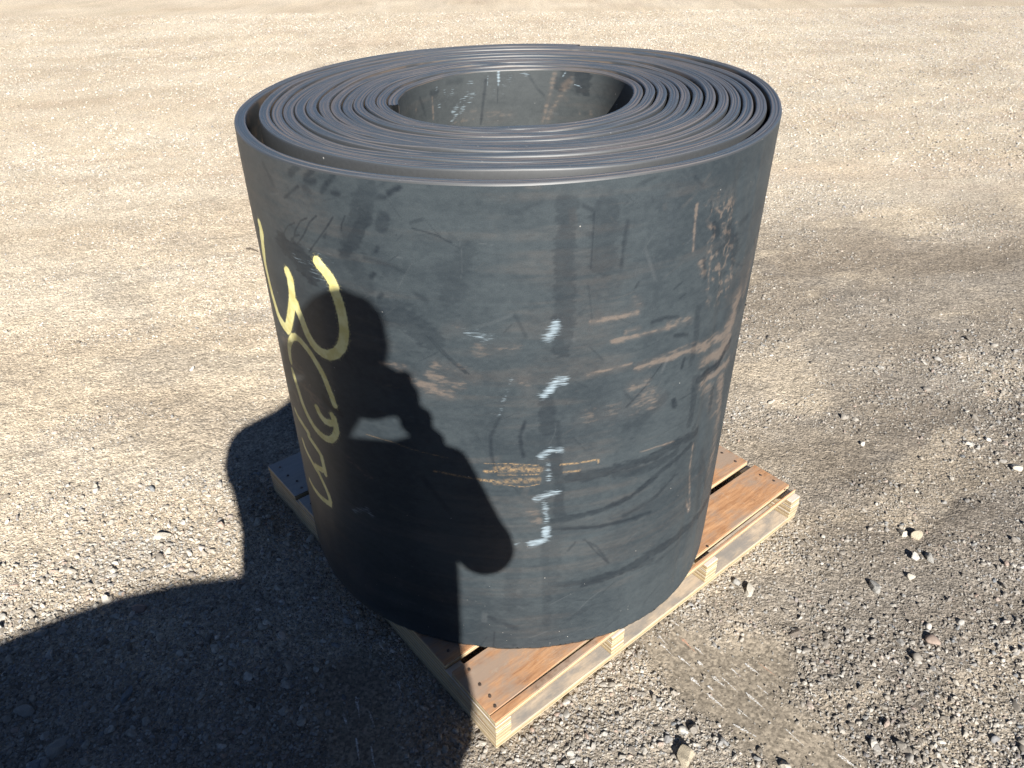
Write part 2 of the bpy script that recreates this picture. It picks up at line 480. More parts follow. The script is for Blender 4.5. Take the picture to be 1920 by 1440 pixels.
for i, (a, b, red) in enumerate(SCR):
    a = np.array(a); b = np.array(b); b = b + (b - a) * .4
    d = (b - a) / np.linalg.norm(b - a); n_ = np.array([-d[1], d[0]])
    wd = (.0030 if i != 13 else .0075) * (1 + .5 * math.sin(i * 3.3))
    v = []; prof = [0.15, 1, .75, .55, .35, .05]
    for j, w in enumerate(prof):
        c0 = a + (b - a) * j / 5
        for s in (-1, 1):
            q = c0 + n_ * s * wd * w * (1 + .35 * math.sin(j * 5 + i + s))
            v.append((q[0], q[1], float(ground_z(q[0], q[1])) + .0018))
    f = [[2 * j, 2 * j + 1, 2 * j + 3, 2 * j + 2] for j in range(5)]
    link('scratch_mark', pydata('scratch_mark', v, f), [M_SCR if red else M_SCW], ground)

# ------------------------------------------------------------------ pallet
def wood_face(name, lo, hi, grey, amt):
    T = NT(name); o = T.obj(); r = T.oi()
    off = T.comb(T.math('MULTIPLY', r, 31.0), T.math('MULTIPLY', r, 17.0), 0.0)
    v = T.n('ShaderNodeVectorMath', operation='ADD'); T.put(v.inputs[0], o); T.put(v.inputs[1], off); v = v.outputs[0]
    g1 = T.noise(T.map(v, (3.0, 26, 4)), 3.0, 5, .7, .8)
    g2 = T.noise(T.map(v, (16, 150, 9)), 2.2, 3, .7)
    big = T.noise(T.map(v, (2.0, 4.5, 1)), 2.8, 5, .68)
    c = T.ramp(T.math('ADD', T.math('MULTIPLY', g1, .75), T.math('MULTIPLY', g2, .25)), (.32, lo), (.62, hi))
    st = T.rng(big, .40, .62)
    c = T.mix(T.math('MULTIPLY', st, amt), c, grey)
    spot = T.rng(T.noise(v, 7, 5, .72), .56, .70)
    c = T.mix(T.math('MULTIPLY', spot, .6), c, tuple(x * .45 for x in lo))
    dust = T.rng(T.noise(v, 55, 4, .75), .56, .72)
    c = T.mix(T.math('MULTIPLY', dust, .25), c, (.36, .30, .235))
    return T.out(c, .72, T.bump(T.math('ADD', g2, T.math('MULTIPLY', g1, .5)), .25, .0012), .3)
M_RED = wood_face('weathered_red_plywood', (.215, .098, .046), (.45, .250, .128), (.255, .195, .150), .9)
M_PALE = wood_face('weathered_pale_plywood', (.36, .325, .29), (.50, .455, .40), (.43, .415, .40), .6)
M_BOT = wood_face('dusty_pale_plywood', (.34, .27, .195), (.48, .39, .29), (.20, .190, .178), .85)

def wood_edge(name, pitch, light, line, mid):
    T = NT(name); o = T.obj(); x, y, z = T.sep(o)
    wob = T.math('MULTIPLY', T.math('SUBTRACT', T.noise(T.map(o, (2, 2, 30)), 2.2, 2), .5), .0016)
    ph = T.math('FRACT', T.math('MULTIPLY', T.math('ADD', z, wob), 1 / pitch))
    c = T.ramp(ph, (0, light), (.40, light), (.46, line), (.55, line), (.61, mid), (.90, mid), (.95, line), (1, light))
    gr = T.noise(T.map(o, (30, 30, 900)), 1.4, 3, .7)
    fib = T.noise(T.map(o, (320, 320, 30)), 1.0, 3, .7)
    k = T.math('ADD', .72, T.math('ADD', T.math('MULTIPLY', gr, .3), T.math('MULTIPLY', fib, .26)))
    c = T.mix(1.0, c, T.comb(k, k, k), 'MULTIPLY')
    dirt = T.rng(T.noise(o, 11, 5, .7), .48, .70)
    c = T.mix(T.math('MULTIPLY', dirt, .6), c, (.25, .20, .145))
    return T.out(c, .8, T.bump(T.math('ADD', ph, fib), .35, .0012), .25)
M_EDGE = wood_edge('plywood_edge', .0125, (.48, .385, .240), (.115, .075, .045), (.40, .305, .180))

def board(name, x0, x1, y0, y1, z0, z1, face, parent, bev=.0014, jit=0.0, tilt=0.0):
    bm = bmesh.new()
    bmesh.ops.create_cube(bm, size=1.0)
    for v in bm.verts:
        v.co = ((x0 + x1) / 2 + v.co.x * (x1 - x0), (y0 + y1) / 2 + v.co.y * (y1 - y0), (z0 + z1) / 2 + v.co.z * (z1 - z0))
        v.co.x += random.uniform(-jit, jit); v.co.y += random.uniform(-jit, jit)
        if tilt and v.co.x > (x0 + x1) / 2 and v.co.y < (y0 + y1) / 2: v.co.y += tilt
    bmesh.ops.bevel(bm, geom=list(bm.edges), offset=bev, segments=1, affect='EDGES')
    bm.normal_update()
    for f in bm.faces: f.material_index = 0 if abs(f.normal.z) > .6 else 1
    me = bpy.data.meshes.new(name); bm.to_mesh(me); bm.free()
    me.materials.append(face); me.materials.append(M_EDGE)
    return link(name, me, [], parent)

pallet = empty('pallet', (PAL_C[0] - UX[0] * PAL_A / 2 - UY[0] * PAL_B / 2, PAL_C[1] - UX[1] * PAL_A / 2 - UY[1] * PAL_B / 2, 0), PAL_PHI)
tag(pallet, 'plywood pallet with red-brown deck boards under the belt roll', 'pallet')
A_, B_ = PAL_A, PAL_B
ZB, ZS, ZD = .018, .078, .0955
for y0, y1 in ((.002, .140), (.465, .605), (.930, B_ - .002)):
    board('bottom_board', .001, A_ - .001, y0, y1, .000, ZB, M_BOT, pallet, jit=.0008)
for x0 in (.001, A_ - .042):                         # runners between the bottom boards, under the outer stringers
    for y0, y1 in ((.1415, .4635), (.6065, .9285)):
        board('bottom_runner', x0, x0 + .041, y0, y1, .0004, ZB - .0004, M_BOT, pallet)
for x0, x1 in ((.0, .042), (.343, .386), (.684, .728), (A_ - .042, A_)):
    q = .0008
    st_ = board('stringer', x0 + q, x1 - q, .001, B_ - .001, ZB + .0003, ZB + .0203, M_PALE, pallet, .001)
    for j in (1, 2):                                 # three laminated layers
        board('layer', x0 + random.uniform(0, .0014), x1 - random.uniform(0, .0014), random.uniform(0, .002), B_ - .001, ZB + .0003 + .02 * j, ZB + .02 + .02 * j - (.0005 if j == 2 else 0), M_PALE, st_, .001)
board('deck_board', .0, A_ - .003, .000, .0205, ZS + .0005, ZD, M_RED, pallet, tilt=.018)
d0 = board('deck_board', .001, A_ - .003, .0213, .156, ZS + .0003, ZD + .0006, M_RED, pallet)
for v in d0.data.vertices:
    if v.co.x > A_ / 2 and v.co.y < .06: v.co.y += .018
board('deck_board', .000, A_ - .006, .179, .335, ZS + .0003, ZD, M_RED, pallet, jit=.001)
board('deck_board', .002, A_ - .004, .357, .513, ZS + .0003, ZD, M_RED, pallet, jit=.001)
board('deck_board', .001, A_ - .002, .535, .690, ZS + .0003, ZD, M_RED, pallet, jit=.001)
board('deck_board', .001, A_ - .004, .712, .880, ZS + .0003, ZD - .0004, M_PALE, pallet, jit=.001)
board('deck_board', -.001, A_ - .002, .897, B_, ZS + .0003, ZD + .0003, M_PALE, pallet, jit=.001)
T = NT('rusty_nail_steel'); M_NAIL = T.out(T.ramp(T.noise(T.obj(), 300, 3), (.3, (.07, .05, .04)), (.7, (.20, .15, .12))), .5, metal=.7)
bm = bmesh.new()
bmesh.ops.create_cone(bm, cap_ends=True, segments=10, radius1=.0038, radius2=.0033, depth=.0020)
nail_me = bpy.data.meshes.new('nail'); bm.to_mesh(nail_me); bm.free(); nail_me.materials.append(M_NAIL)
for x, y in ((.034, .135), (.029, .091), (.028, .055), (.022, .030), (.023, 1.041), (.024, .991), (.033, .952), (.030, .918), (.020, .840), (.022, .775), (1.064, .116), (1.072, .077), (1.066, .030), (.724, .036), (.706, .120),
             (1.060, .200), (1.062, .250), (.028, .205), (.030, .300), (.365, .034), (.362, .115)):
    o = bpy.data.objects.new('nail', nail_me); COL.objects.link(o); o.parent = pallet
    o.location = (x, y, ZD + .0014); o.rotation_euler = (random.uniform(-.2, .2), random.uniform(-.2, .2), 0)
# faint ink stamp on the outer stringer (worn, unreadable)
sv = []; sf = []
def dash(y, z, h, w):
    i = len(sv); x = -.0006
    sv.extend([(x, y, z), (x, y + w, z), (x, y + w, z + h), (x, y, z + h)]); sf.append([i, i + 3, i + 2, i + 1])
yy = .205
for k in range(17):
    z = .043 + .001 * math.sin(k)
    dash(yy, z, .0075, .0013)
    if k % 3: dash(yy - .004, z + random.choice((0, .006)), .0013, .0038)
    if k % 2: dash(yy - .0045, z + .001, .006, .0011)
    yy -= .0105
T = NT('worn_stamp_ink'); q = T.obj()
M_INK = T.out(T.mix(T.rng(T.noise(q, 420, 3, .7), .45, .6), (.30, .10, .06), (.48, .36, .19)), .85)
link('ink_stamp', pydata('ink_stamp', sv, sf), [M_INK], pallet)

# ------------------------------------------------------------------ belt roll
HP, BH, BT = .0960, 1.0668, .0213
LEAN = np.array([.0204, -.0038])
PSI_END = 4449
ka = np.arange(0, PSI_END + 1)
n_a = np.array([(71, .556), (91, .538), (116, .534), (136, .524), (151, .525), (176, .533), (194, .551), (210, .561), (225, .570), (236, .569), (247, .5635), (257, .556), (268, .552), (280, .547),
                (303, .5455), (316, .540), (332, .533), (346, .530), (360, .539), (385, .570), (401, .577), (417, .560), (431, .536)])
n_b = np.array([(71, .536), (91, .516), (116, .5115), (136, .501), (151, .5005), (176, .50), (196, .509), (225, .514), (247, .503), (268, .490), (303, .5005), (347, .5032), (385, .529), (401, .536), (417, .523), (431, .512)])
n_p = np.array([(71, .0240), (91, .0238), (196, .02243), (268, .02198), (347, .0245), (431, .0240)])
r_top = np.zeros(len(ka))
for k in ka:
    n = k // 360; th = 70.8 + k % 360
    r_top[k] = np.interp(th, n_a[:, 0], n_a[:, 1]) if n == 0 else np.interp(th, n_b[:, 0], n_b[:, 1]) - (n - 1) * np.interp(th, n_p[:, 0], n_p[:, 1])
ker = np.exp(-.5 * (np.arange(-14, 15) / 5.0) ** 2); ker /= ker.sum()
r_top = np.convolve(np.pad(r_top, 14, mode='edge'), ker, 'valid')
wob = np.random.default_rng(5).normal(size=PSI_END // 30 + 8)
r_top[360:] += .0008 * np.interp(ka[360:], np.arange(len(wob)) * 30, wob)
for k in range(len(ka) - 360):
    r_top[k + 360] = min(r_top[k + 360], r_top[k] - BT - .0005)
wz = np.random.default_rng(9).normal(size=PSI_END // 20 + 8)
z_top = .0012 * np.interp(ka, np.arange(len(wz)) * 20, wz)
z_top += .0025 * np.sin(ka / 360 * 1.3 + .6) * sstep(300, 700, ka)
z_top[:360] *= .4
s_arc = np.concatenate([[0], np.cumsum(np.radians(1) * r_top[:-1])])

def kfac(th, w):
    c = np.cos(2 * np.radians(th)); s = np.sin(2 * np.radians(th))
    top = 1 - .0153 * c + .0309 * s; bot = 1 - .0242 * c - .0074 * s
    return (bot * (1 - w) + top * w) / top
def belt_pt(th, r, z):
    """angle in degrees, radius at the top, height above the deck -> world"""
    w = np.clip(z / BH, 0, 1)
    rr = r * kfac(th, w)
    return np.stack([LEAN[0] * w + rr * np.cos(np.radians(th)), LEAN[1] * w + rr * np.sin(np.radians(th)), HP + .0008 + z], -1)
jag = np.random.default_rng(12)
jg = jag.random(4000)
def ragged(th):
    x = np.asarray(th) * 1.0
    a = np.interp(x * 1.9 % 3999, np.arange(4000), jg); b = np.interp((x * 4.3 + 77) % 3999, np.arange(4000), jg)
    return .0035 * a * a + .0045 * np.clip(b - .45, 0, 1)

PROF = [(0, 'b', .006), (0, 't', -.03), (0, 't', -.0042), (.05, 't', -.0014), (.12, 't', -.0001), (.27, 't', 0), (.33, 't', -.0003), (.37, 't', -.0013), (.43, 't', -.0014), (.47, 't', -.0006), (.56, 't', -.0005), (.60, 't', -.0013),
        (.66, 't', -.0013), (.70, 't', -.0004), (.80, 't', 0), (.89, 't', -.0002), (.95, 't', -.0014), (1, 't', -.0042), (1, 't', -.03), (1, 'b', .006), (.9, 'b', 0), (.1, 'b', 0)]
NPF = len(PROF)
th_k = 70.8 + ka
V = np.zeros((len(ka), NPF, 3)); SZ_ = np.zeros((len(ka), NPF, 3))
rg = ragged(th_k)
bz = np.where(ka < 420, rg, .001)
for j, (fr, ref, dz) in enumerate(PROF):
    z = (BH + z_top + dz) if ref == 't' else (dz + bz)
    V[:, j] = belt_pt(th_k % 360, r_top - fr * BT, z)
    SZ_[:, j, 0] = s_arc; SZ_[:, j, 1] = z; SZ_[:, j, 2] = ka / 360 + fr * .5
OUT0, OUT1 = 96, 298           # outer face shown to the camera: finer grid there
IN0, IN1 = PSI_END - 196, PSI_END
faces = []
idx = np.arange(len(ka) * NPF).reshape(len(ka), NPF)
for j in range(NPF):
    j2 = (j + 1) % NPF
    q = np.stack([idx[:-1, j], idx[1:, j], idx[1:, j2], idx[:-1, j2]], -1)
    if j in (0, 1): q = np.delete(q, np.arange(OUT0, OUT1), 0)
    if j in (17, 18): q = np.delete(q, np.arange(IN0, IN1), 0)
    faces.append(q)
faces = np.concatenate(faces)
caps = [list(map(int, idx[0, ::-1])), list(map(int, idx[-1, :]))]

def patch_grid(k0, k1, step, zs, frac, flip):
    kk = np.arange(k0, k1 + 1e-6, step)
    TH, ZZ = np.meshgrid(70.8 + kk, zs)
    KK = TH - 70.8
    rr = np.interp(KK, ka, r_top) - frac * BT
    zt = np.interp(KK, ka, z_top)
    ZZ = ZZ + zt * sstep(BH - .05, BH, ZZ)
    if frac == 0:
        low = np.clip(1 - ZZ / .03, 0, 1)
        ZZ = ZZ + low * (ragged(TH))
        edge = sstep(0, 6, KK - k0) * sstep(0, 6, k1 - KK) * sstep(0, .05, ZZ) * sstep(0, .05, BH - ZZ)
        rr = rr + edge * (.0045 * (fbm(TH * .055, ZZ * 2.2, 1, 61, 2) - .5) + .0020 * (fbm(TH * .16, ZZ * 1.0, 1, 71, 2) - .5))
        # creases where the roll flattens towards the right
        for ck, cd, cw in ((-46, .0022, 1.6), (-38, -.0016, 1.4), (-64, .0008, 1.0), (-83, .0010, 1.2)):
            rr = rr - edge * cd * np.exp(-((TH - 360 - ck) / cw) ** 2)
    P = belt_pt(TH % 360, rr, ZZ)
    S = np.stack([np.interp(KK, ka, s_arc), ZZ, KK / 360 + frac * .5], -1)
    m, n = TH.shape
    ii = np.arange(m * n).reshape(m, n)
    f = np.stack([ii[:-1, :-1], ii[:-1, 1:], ii[1:, 1:], ii[1:, :-1]], -1).reshape(-1, 4)
    if flip: f = f[:, ::-1]
    return TH - 360 * np.floor(TH.min() / 360), ZZ, P, S, f
zo = np.linspace(.006, BH - .0042, 520)
oth, ozz, oP, oS, oF = patch_grid(OUT0, OUT1, .22, zo, 0, False)
zi = np.concatenate([np.linspace(.006, .6, 30), np.linspace(.603, BH - .0042, 190)])
ith, izz, iP, iS, iF = patch_grid(IN0, IN1, .5, zi, 1, True)

def paint(th, zz, rad, which):
    """wear marks, dust and writing as masks over the surface, one channel each"""
    ch = {c: np.zeros(th.shape, np.float32) for c in 'YWTDO'}
    s = np.radians(th) * rad; z = zz + HP
    for fn, c, w, val, soft, pts in STROKES:
        if fn != which: continue
        q = np.array(pts, float); qs = np.radians(q[:, 0]) * rad; qz = q[:, 1]
        pad = w / 2 + soft + .004
        sel = (s > qs.min() - pad) & (s < qs.max() + pad) & (z > qz.min() - pad) & (z < qz.max() + pad)
        if not sel.any(): continue
        a = s[sel]; b = z[sel]
        best = np.full(a.shape, 9.0)
        for i in range(len(q) - 1):
            dx, dz = qs[i + 1] - qs[i], qz[i + 1] - qz[i]
            L = dx * dx + dz * dz + 1e-9
            t = np.clip(((a - qs[i]) * dx + (b - qz[i]) * dz) / L, 0, 1)
            best = np.minimum(best, np.hypot(a - qs[i] - t * dx, b - qz[i] - t * dz))
        nz = .5 * (fbm(a, b, 60, 81, 2) - .5) + .5 * (fbm(a * 3, b * 9, 30, 83, 2) - .5)
        k = {'T': .5, 'D': .8, 'W': .4, 'O': .5}.get(c, .10)
        dist = best + w * k * nz
        if c == 'D': soft = min(soft, .004)
        if c in 'TW': soft = max(soft, w * .9)
        mval = val * (1 - sstep(max(w / 2 - soft, 0), w / 2 + soft * .8, dist))
        if c == 'Y':                                   # overspray mist
            mval = np.maximum(mval, .36 * (1 - sstep(w / 2 - .004, w / 2 + .022, best)))
        ch[c][sel] = np.maximum(ch[c][sel], mval)
    return ch
STROKES = [
 ('o','Y',0.023,1,0.003,[(212.9,1.004),(213.3,0.993),(212.4,0.976),(211.9,0.957),(210.8,0.932),(210.5,0.911),(210.8,0.895),(211.2,0.876),(211.7,0.858),(212.2,0.848),(212.9,0.834),(213.6,0.821),(214.9,0.811),(216.6,0.807),(218,0.805),(219.1,0.815),(220.5,0.836),(221.8,0.858),(222.8,0.877),(223.5,0.893),(223.9,0.908),(224,0.923),(224.1,0.937),(223.5,0.946)]),
 ('o','Y',0.021,1,0.003,[(224.6,0.889),(224.9,0.876),(225.7,0.863),(226.3,0.846),(227.1,0.831),(228.2,0.819),(229.5,0.811),(231.1,0.807),(233.1,0.809),(235.1,0.82),(236.6,0.837),(237.4,0.854),(237.9,0.875),(237.9,0.901),(237.7,0.922),(237.3,0.939),(236.8,0.952),(237,0.959),(236.2,0.974),(235.1,0.985),(234.1,0.993),(233.7,0.998)]),
 ('o','Y',0.016,0.9,0.003,[(216.4,0.723),(216.5,0.739),(217.1,0.758),(218.2,0.776),(220.2,0.797),(222,0.805),(223.8,0.804),(225.7,0.797),(227.3,0.788),(228.4,0.777),(229.2,0.768),(229.7,0.762),(230.4,0.751),(230.9,0.738),(231.4,0.724),(231.9,0.713),(232.1,0.701),(232.4,0.694)]),
 ('o','Y',0.017,0.9,0.003,[(216.3,0.699),(216.9,0.679),(217.8,0.656),(218.6,0.632),(219.7,0.615),(221.1,0.602),(222.8,0.591),(225,0.586),(226.9,0.585),(229,0.592),(230.6,0.608),(231.6,0.627),(231.6,0.642),(231.4,0.658)]),
 ('o','Y',0.017,0.9,0.004,[(231.2,0.644),(229.2,0.636),(227.9,0.635),(226.9,0.64),(226.2,0.647),(225.7,0.656)]),
 ('o','Y',0.016,0.9,0.005,[(231,0.663),(231.3,0.656),(231.2,0.645)]),
 ('o','Y',0.016,0.9,0.003,[(211.2,0.569),(212.8,0.561),(215.7,0.559),(218.7,0.553),(218.5,0.541),(220.6,0.534),(222.5,0.527),(223.6,0.519),(223.7,0.501),(223.9,0.487),(223.9,0.471)]),
 ('o','Y',0.016,0.9,0.003,[(212.4,0.492),(213,0.478),(214.5,0.469),(216.6,0.462),(218.6,0.454),(220.2,0.449),(221.4,0.436),(222.6,0.423),(223.5,0.409),(223.9,0.394),(223.4,0.379),(221.6,0.373),(218.8,0.366),(215.5,0.36),(212.6,0.357),(210.6,0.361)]),
 ('o','Y',0.016,0.9,0.004,[(223.8,0.48),(222,0.472),(220.5,0.467),(219.2,0.463)]),
 ('o','W',0.018,0.75,0.006,[(276.9,0.92),(276.2,0.909),(275.7,0.898)]),
 ('o','W',0.016,0.75,0.006,[(278.8,0.808),(277.4,0.807),(276.2,0.791),(275.3,0.781)]),
 ('o','W',0.014,0.7,0.005,[(278.7,0.658),(276.9,0.657),(275.2,0.646)]),
 ('o','W',0.01,0.5,0.005,[(276.6,0.629),(276.8,0.607),(276.9,0.585)]),
 ('o','W',0.014,0.7,0.005,[(278.5,0.555),(276.4,0.55),(274.4,0.542)]),
 ('o','W',0.012,0.6,0.005,[(276.2,0.529),(276.6,0.505),(276.8,0.483)]),
 ('o','W',0.016,0.8,0.005,[(276.9,0.461),(276.7,0.433),(275.3,0.426),(273.8,0.423)]),
 ('o','W',0.006,0.5,0.005,[(271.4,0.429),(270.5,0.423)]),
 ('o','W',0.02,0.4,0.015,[(261.8,0.906),(265.2,0.901)]),
 ('o','W',0.012,0.55,0.006,[(233.2,0.419),(237.1,0.443),(238.4,0.432)]),
 ('o','W',0.012,0.35,0.01,[(227.5,0.99),(229.7,0.985),(232.7,0.987),(235,0.962),(236.8,0.957)]),
 ('o','W',0.03,0.3,0.02,[(233,0.978),(234.4,0.966),(235.9,0.957)]),
 ('o','W',0.03,0.22,0.02,[(233.2,1.012),(235.8,1.006)]),
 ('o','W',0.008,0.35,0.005,[(269.4,0.819),(269,0.807),(268,0.775),(266.9,0.736)]),
 ('o','T',0.008,0.8,0.0056,[(283.1,0.919),(287.5,0.92),(291.9,0.922)]),
 ('o','T',0.008,0.7,0.0056,[(290.1,0.89),(292.5,0.89)]),
 ('o','T',0.008,0.75,0.0056,[(287.4,0.874),(293.3,0.877),(300.7,0.876)]),
 ('o','T',0.007,0.7,0.0049,[(283.2,0.815),(287.2,0.82),(291.4,0.821)]),
 ('o','T',0.014,0.7,0.0098,[(293.4,0.81),(298.1,0.813),(302.8,0.814),(311.6,0.803)]),
 ('o','T',0.014,0.4,0.0098,[(291.3,0.947),(292.1,0.932)]),
 ('o','T',0.012,0.5,0.0084,[(298.8,0.881),(304.5,0.876)]),
 ('o','T',0.035,0.95,0.0245,[(323.1,0.857),(321.4,0.818),(319.9,0.778),(318.2,0.745)]),
 ('o','T',0.02,0.8,0.014,[(309.6,0.802),(314,0.797),(321.5,0.777)]),
 ('o','T',0.02,0.8,0.014,[(310.5,0.765),(315,0.763),(320.8,0.753)]),
 ('o','T',0.02,0.7,0.014,[(311.7,0.712),(317.9,0.711),(324,0.702)]),
 ('o','T',0.025,0.7,0.0175,[(320.1,0.689),(324.4,0.563)]),
 ('o','T',0.03,0.6,0.021,[(329.7,0.894),(328.3,0.841)]),
 ('o','T',0.02,0.4,0.014,[(332.1,0.939),(329.7,0.894)]),
 ('o','T',0.005,0.85,0.0035,[(302.1,1.092),(302.3,1.05),(302.7,1.013)]),
 ('o','T',0.012,0.6,0.0084,[(305.2,0.984),(306.5,0.964)]),
 ('o','T',0.03,0.5,0.021,[(296.3,0.738),(298.6,0.72)]),
 ('o','T',0.02,0.4,0.014,[(292.6,0.771),(295.2,0.774)]),
 ('o','T',0.02,0.35,0.014,[(271.4,0.817),(272.6,0.792)]),
 ('o','T',0.03,0.55,0.018,[(320.6,0.677),(323.5,0.562),(325.8,0.465),(325,0.411)]),
 ('o','T',0.03,0.4,0.018,[(313,0.707),(320.2,0.601)]),
 ('o','T',0.006,0.6,0.0036,[(312.1,0.557),(312.2,0.501),(315.6,0.361)]),
 ('o','T',0.003,0.9,0.0018,[(296,0.612),(300.1,0.61),(304.7,0.604)]),
 ('o','T',0.008,0.6,0.0048,[(313.4,0.398),(315.4,0.354)]),
 ('o','T',0.018,0.4,0.0108,[(273.6,0.508),(274.8,0.488)]),
 ('o','T',0.03,0.3,0.018,[(283.3,0.723),(289.3,0.724),(295.7,0.727)]),
 ('o','T',0.012,0.6,0.0096,[(245.3,0.825),(247.7,0.828),(250,0.827)]),
 ('o','T',0.016,0.8,0.0128,[(252.4,0.795),(255.2,0.791),(258.2,0.782)]),
 ('o','T',0.02,0.45,0.016,[(256,0.84),(259.5,0.833),(262.5,0.817)]),
 ('o','T',0.018,0.5,0.0144,[(254.5,0.818),(260,0.805)]),
 ('o','T',0.03,0.4,0.024,[(244.4,0.8),(251,0.804)]),
 ('o','T',0.02,0.3,0.016,[(263.9,0.878),(269.3,0.884)]),
 ('o','T',0.02,0.3,0.016,[(258.2,0.909),(260.3,0.916)]),
 ('o','T',0.034,0.62,0.02,[(215.6,0.761),(216.9,0.735),(216.2,0.719),(220,0.716),(221.8,0.696),(223.8,0.677),(226.4,0.665),(227.7,0.656)]),
 ('o','T',0.015,0.5,0.01,[(210,0.658),(213,0.644),(215.3,0.624)]),
 ('o','T',0.012,0.45,0.01,[(233.9,0.567),(236.3,0.554),(239.3,0.543)]),
 ('o','O',0.002,0.9,0.0008,[(264.3,0.632),(269.2,0.631),(274.7,0.625)]),
 ('o','O',0.004,1,0.0016,[(279.1,0.622),(282.7,0.62),(286.7,0.619)]),
 ('o','O',0.003,1,0.0012,[(286.7,0.621),(286.8,0.611)]),
 ('o','O',0.016,0.7,0.0064,[(266.9,0.619),(271,0.619),(274.7,0.613)]),
 ('o','O',0.006,0.9,0.0024,[(264.3,0.612),(266.3,0.612)]),
 ('o','O',0.006,0.95,0.0024,[(263.4,0.59),(265.2,0.59),(266.9,0.588)]),
 ('o','O',0.012,0.55,0.0048,[(266.6,0.586),(270.1,0.59),(274.8,0.589)]),
 ('o','O',0.002,0.9,0.0008,[(266.9,0.604),(274.8,0.603)]),
 ('o','O',0.002,0.9,0.0008,[(267.8,0.581),(272.2,0.573),(275.1,0.579)]),
 ('o','O',0.004,0.9,0.0016,[(279.8,0.603),(283,0.601)]),
 ('o','O',0.004,1,0.002,[(254.2,0.6),(257.9,0.598),(261.2,0.594),(263.5,0.592),(266.8,0.588)]),
 ('o','O',0.0015,0.7,0.001,[(239.9,0.652),(245.8,0.652),(249.9,0.644),(257.1,0.637)]),
 ('o','D',0.024,0.8,0.012,[(281.1,0.586),(286,0.584),(290.5,0.588),(299.3,0.588),(305.3,0.595),(312.5,0.589)]),
 ('o','D',0.014,0.85,0.007,[(277.9,0.48),(286.7,0.487),(294.7,0.502),(301.9,0.539),(310.8,0.564)]),
 ('o','D',0.01,0.8,0.005,[(278,0.46),(288.3,0.446),(295.4,0.441),(300.4,0.438)]),
 ('o','D',0.024,0.8,0.012,[(286,0.289),(293.1,0.292),(302.9,0.308),(313.6,0.302),(321.3,0.297),(333.3,0.274)]),
 ('o','D',0.012,0.7,0.006,[(293.8,0.457),(300.8,0.473),(306.4,0.505)]),
 ('o','D',0.012,0.4,0.006,[(304.9,0.269),(315.5,0.28),(324.9,0.284)]),
 ('o','D',0.02,0.6,0.01,[(290.6,0.573),(297.7,0.564),(305.7,0.571)]),
 ('o','D',0.01,0.5,0.005,[(278.1,0.72),(278.7,0.647)]),
 ('o','D',0.022,0.55,0.011,[(277.9,0.641),(279.1,0.567),(279.4,0.489)]),
 ('o','D',0.03,0.2,0.015,[(278.6,0.475),(278.7,0.287)]),
 ('o','D',0.028,0.5,0.014,[(275.7,0.765),(276.2,0.706)]),
 ('o','D',0.007,0.9,0.0035,[(271.9,0.726),(271.1,0.696),(271.3,0.668),(271.8,0.647)]),
 ('o','D',0.007,0.7,0.0035,[(267.2,0.736),(265.6,0.696),(265.6,0.654),(266.6,0.611)]),
 ('o','D',0.006,0.6,0.003,[(284.9,0.418),(288.1,0.389),(291.3,0.331)]),
 ('o','D',0.012,0.9,0.006,[(302.9,0.709),(303.6,0.693)]),
 ('o','D',0.003,0.6,0.0015,[(281.2,0.682),(283.7,0.65)]),
 ('o','D',0.02,0.6,0.01,[(308.7,0.733),(309.5,0.674),(308.9,0.63)]),
 ('o','D',0.02,0.4,0.01,[(317,0.513),(320.3,0.328)]),
 ('o','D',0.02,0.35,0.01,[(300.7,0.727),(296.2,0.692),(292.2,0.683)]),
 ('o','D',0.016,0.4,0.008,[(317.6,0.493),(323.6,0.367)]),
 ('o','D',0.003,0.6,0.0015,[(296.8,0.776),(294.1,0.751),(291.8,0.728)]),
 ('o','D',0.014,0.5,0.007,[(317,0.673),(317.4,0.616)]),
 ('o','D',0.034,0.5,0.017,[(277.7,1.129),(277.7,1.069),(277.7,1.019),(278.3,0.965),(278.3,0.91),(278.2,0.872)]),
 ('o','D',0.05,0.35,0.025,[(284.5,1.104),(284.6,1.05),(284.7,1.027)]),
 ('o','D',0.008,0.7,0.004,[(288.2,1.09),(287.9,1.056),(287.8,1.015)]),
 ('o','D',0.004,0.8,0.002,[(282.2,1.111),(282.3,1.053),(282.3,1.017)]),
 ('o','D',0.014,0.7,0.007,[(276.6,0.934),(277.4,0.928)]),
 ('o','D',0.02,0.95,0.01,[(322.4,0.756),(317.3,0.728),(309.8,0.728)]),
 ('o','D',0.014,0.5,0.007,[(306.5,0.775),(307.1,0.83),(306.2,0.895)]),
 ('o','D',0.01,0.7,0.005,[(305.9,0.988),(307.2,0.95)]),
 ('o','D',0.016,0.8,0.008,[(307.6,1.046),(308.9,1.026)]),
 ('o','D',0.03,0.6,0.015,[(312.9,1.02),(316.8,0.971)]),
 ('o','D',0.014,0.7,0.007,[(315.7,0.969),(317.2,0.944)]),
 ('o','D',0.005,0.7,0.0025,[(291.5,0.98),(290.9,0.97)]),
 ('o','D',0.003,0.7,0.0015,[(298.6,0.802),(295.3,0.763),(291.4,0.728)]),
 ('o','D',0.007,0.9,0.0035,[(304.3,0.796),(304,0.777)]),
 ('o','D',0.008,0.7,0.004,[(301,0.854),(304.2,0.847)]),
 ('o','D',0.008,0.7,0.004,[(295.3,0.896),(297.9,0.898),(301.1,0.892)]),
 ('o','D',0.003,0.5,0.0015,[(283.1,0.872),(285.9,0.841)]),
 ('o','D',0.004,0.7,0.002,[(299.2,0.95),(301.1,0.959)]),
 ('o','D',0.006,0.6,0.003,[(280.4,1.122),(281.9,1.114)]),
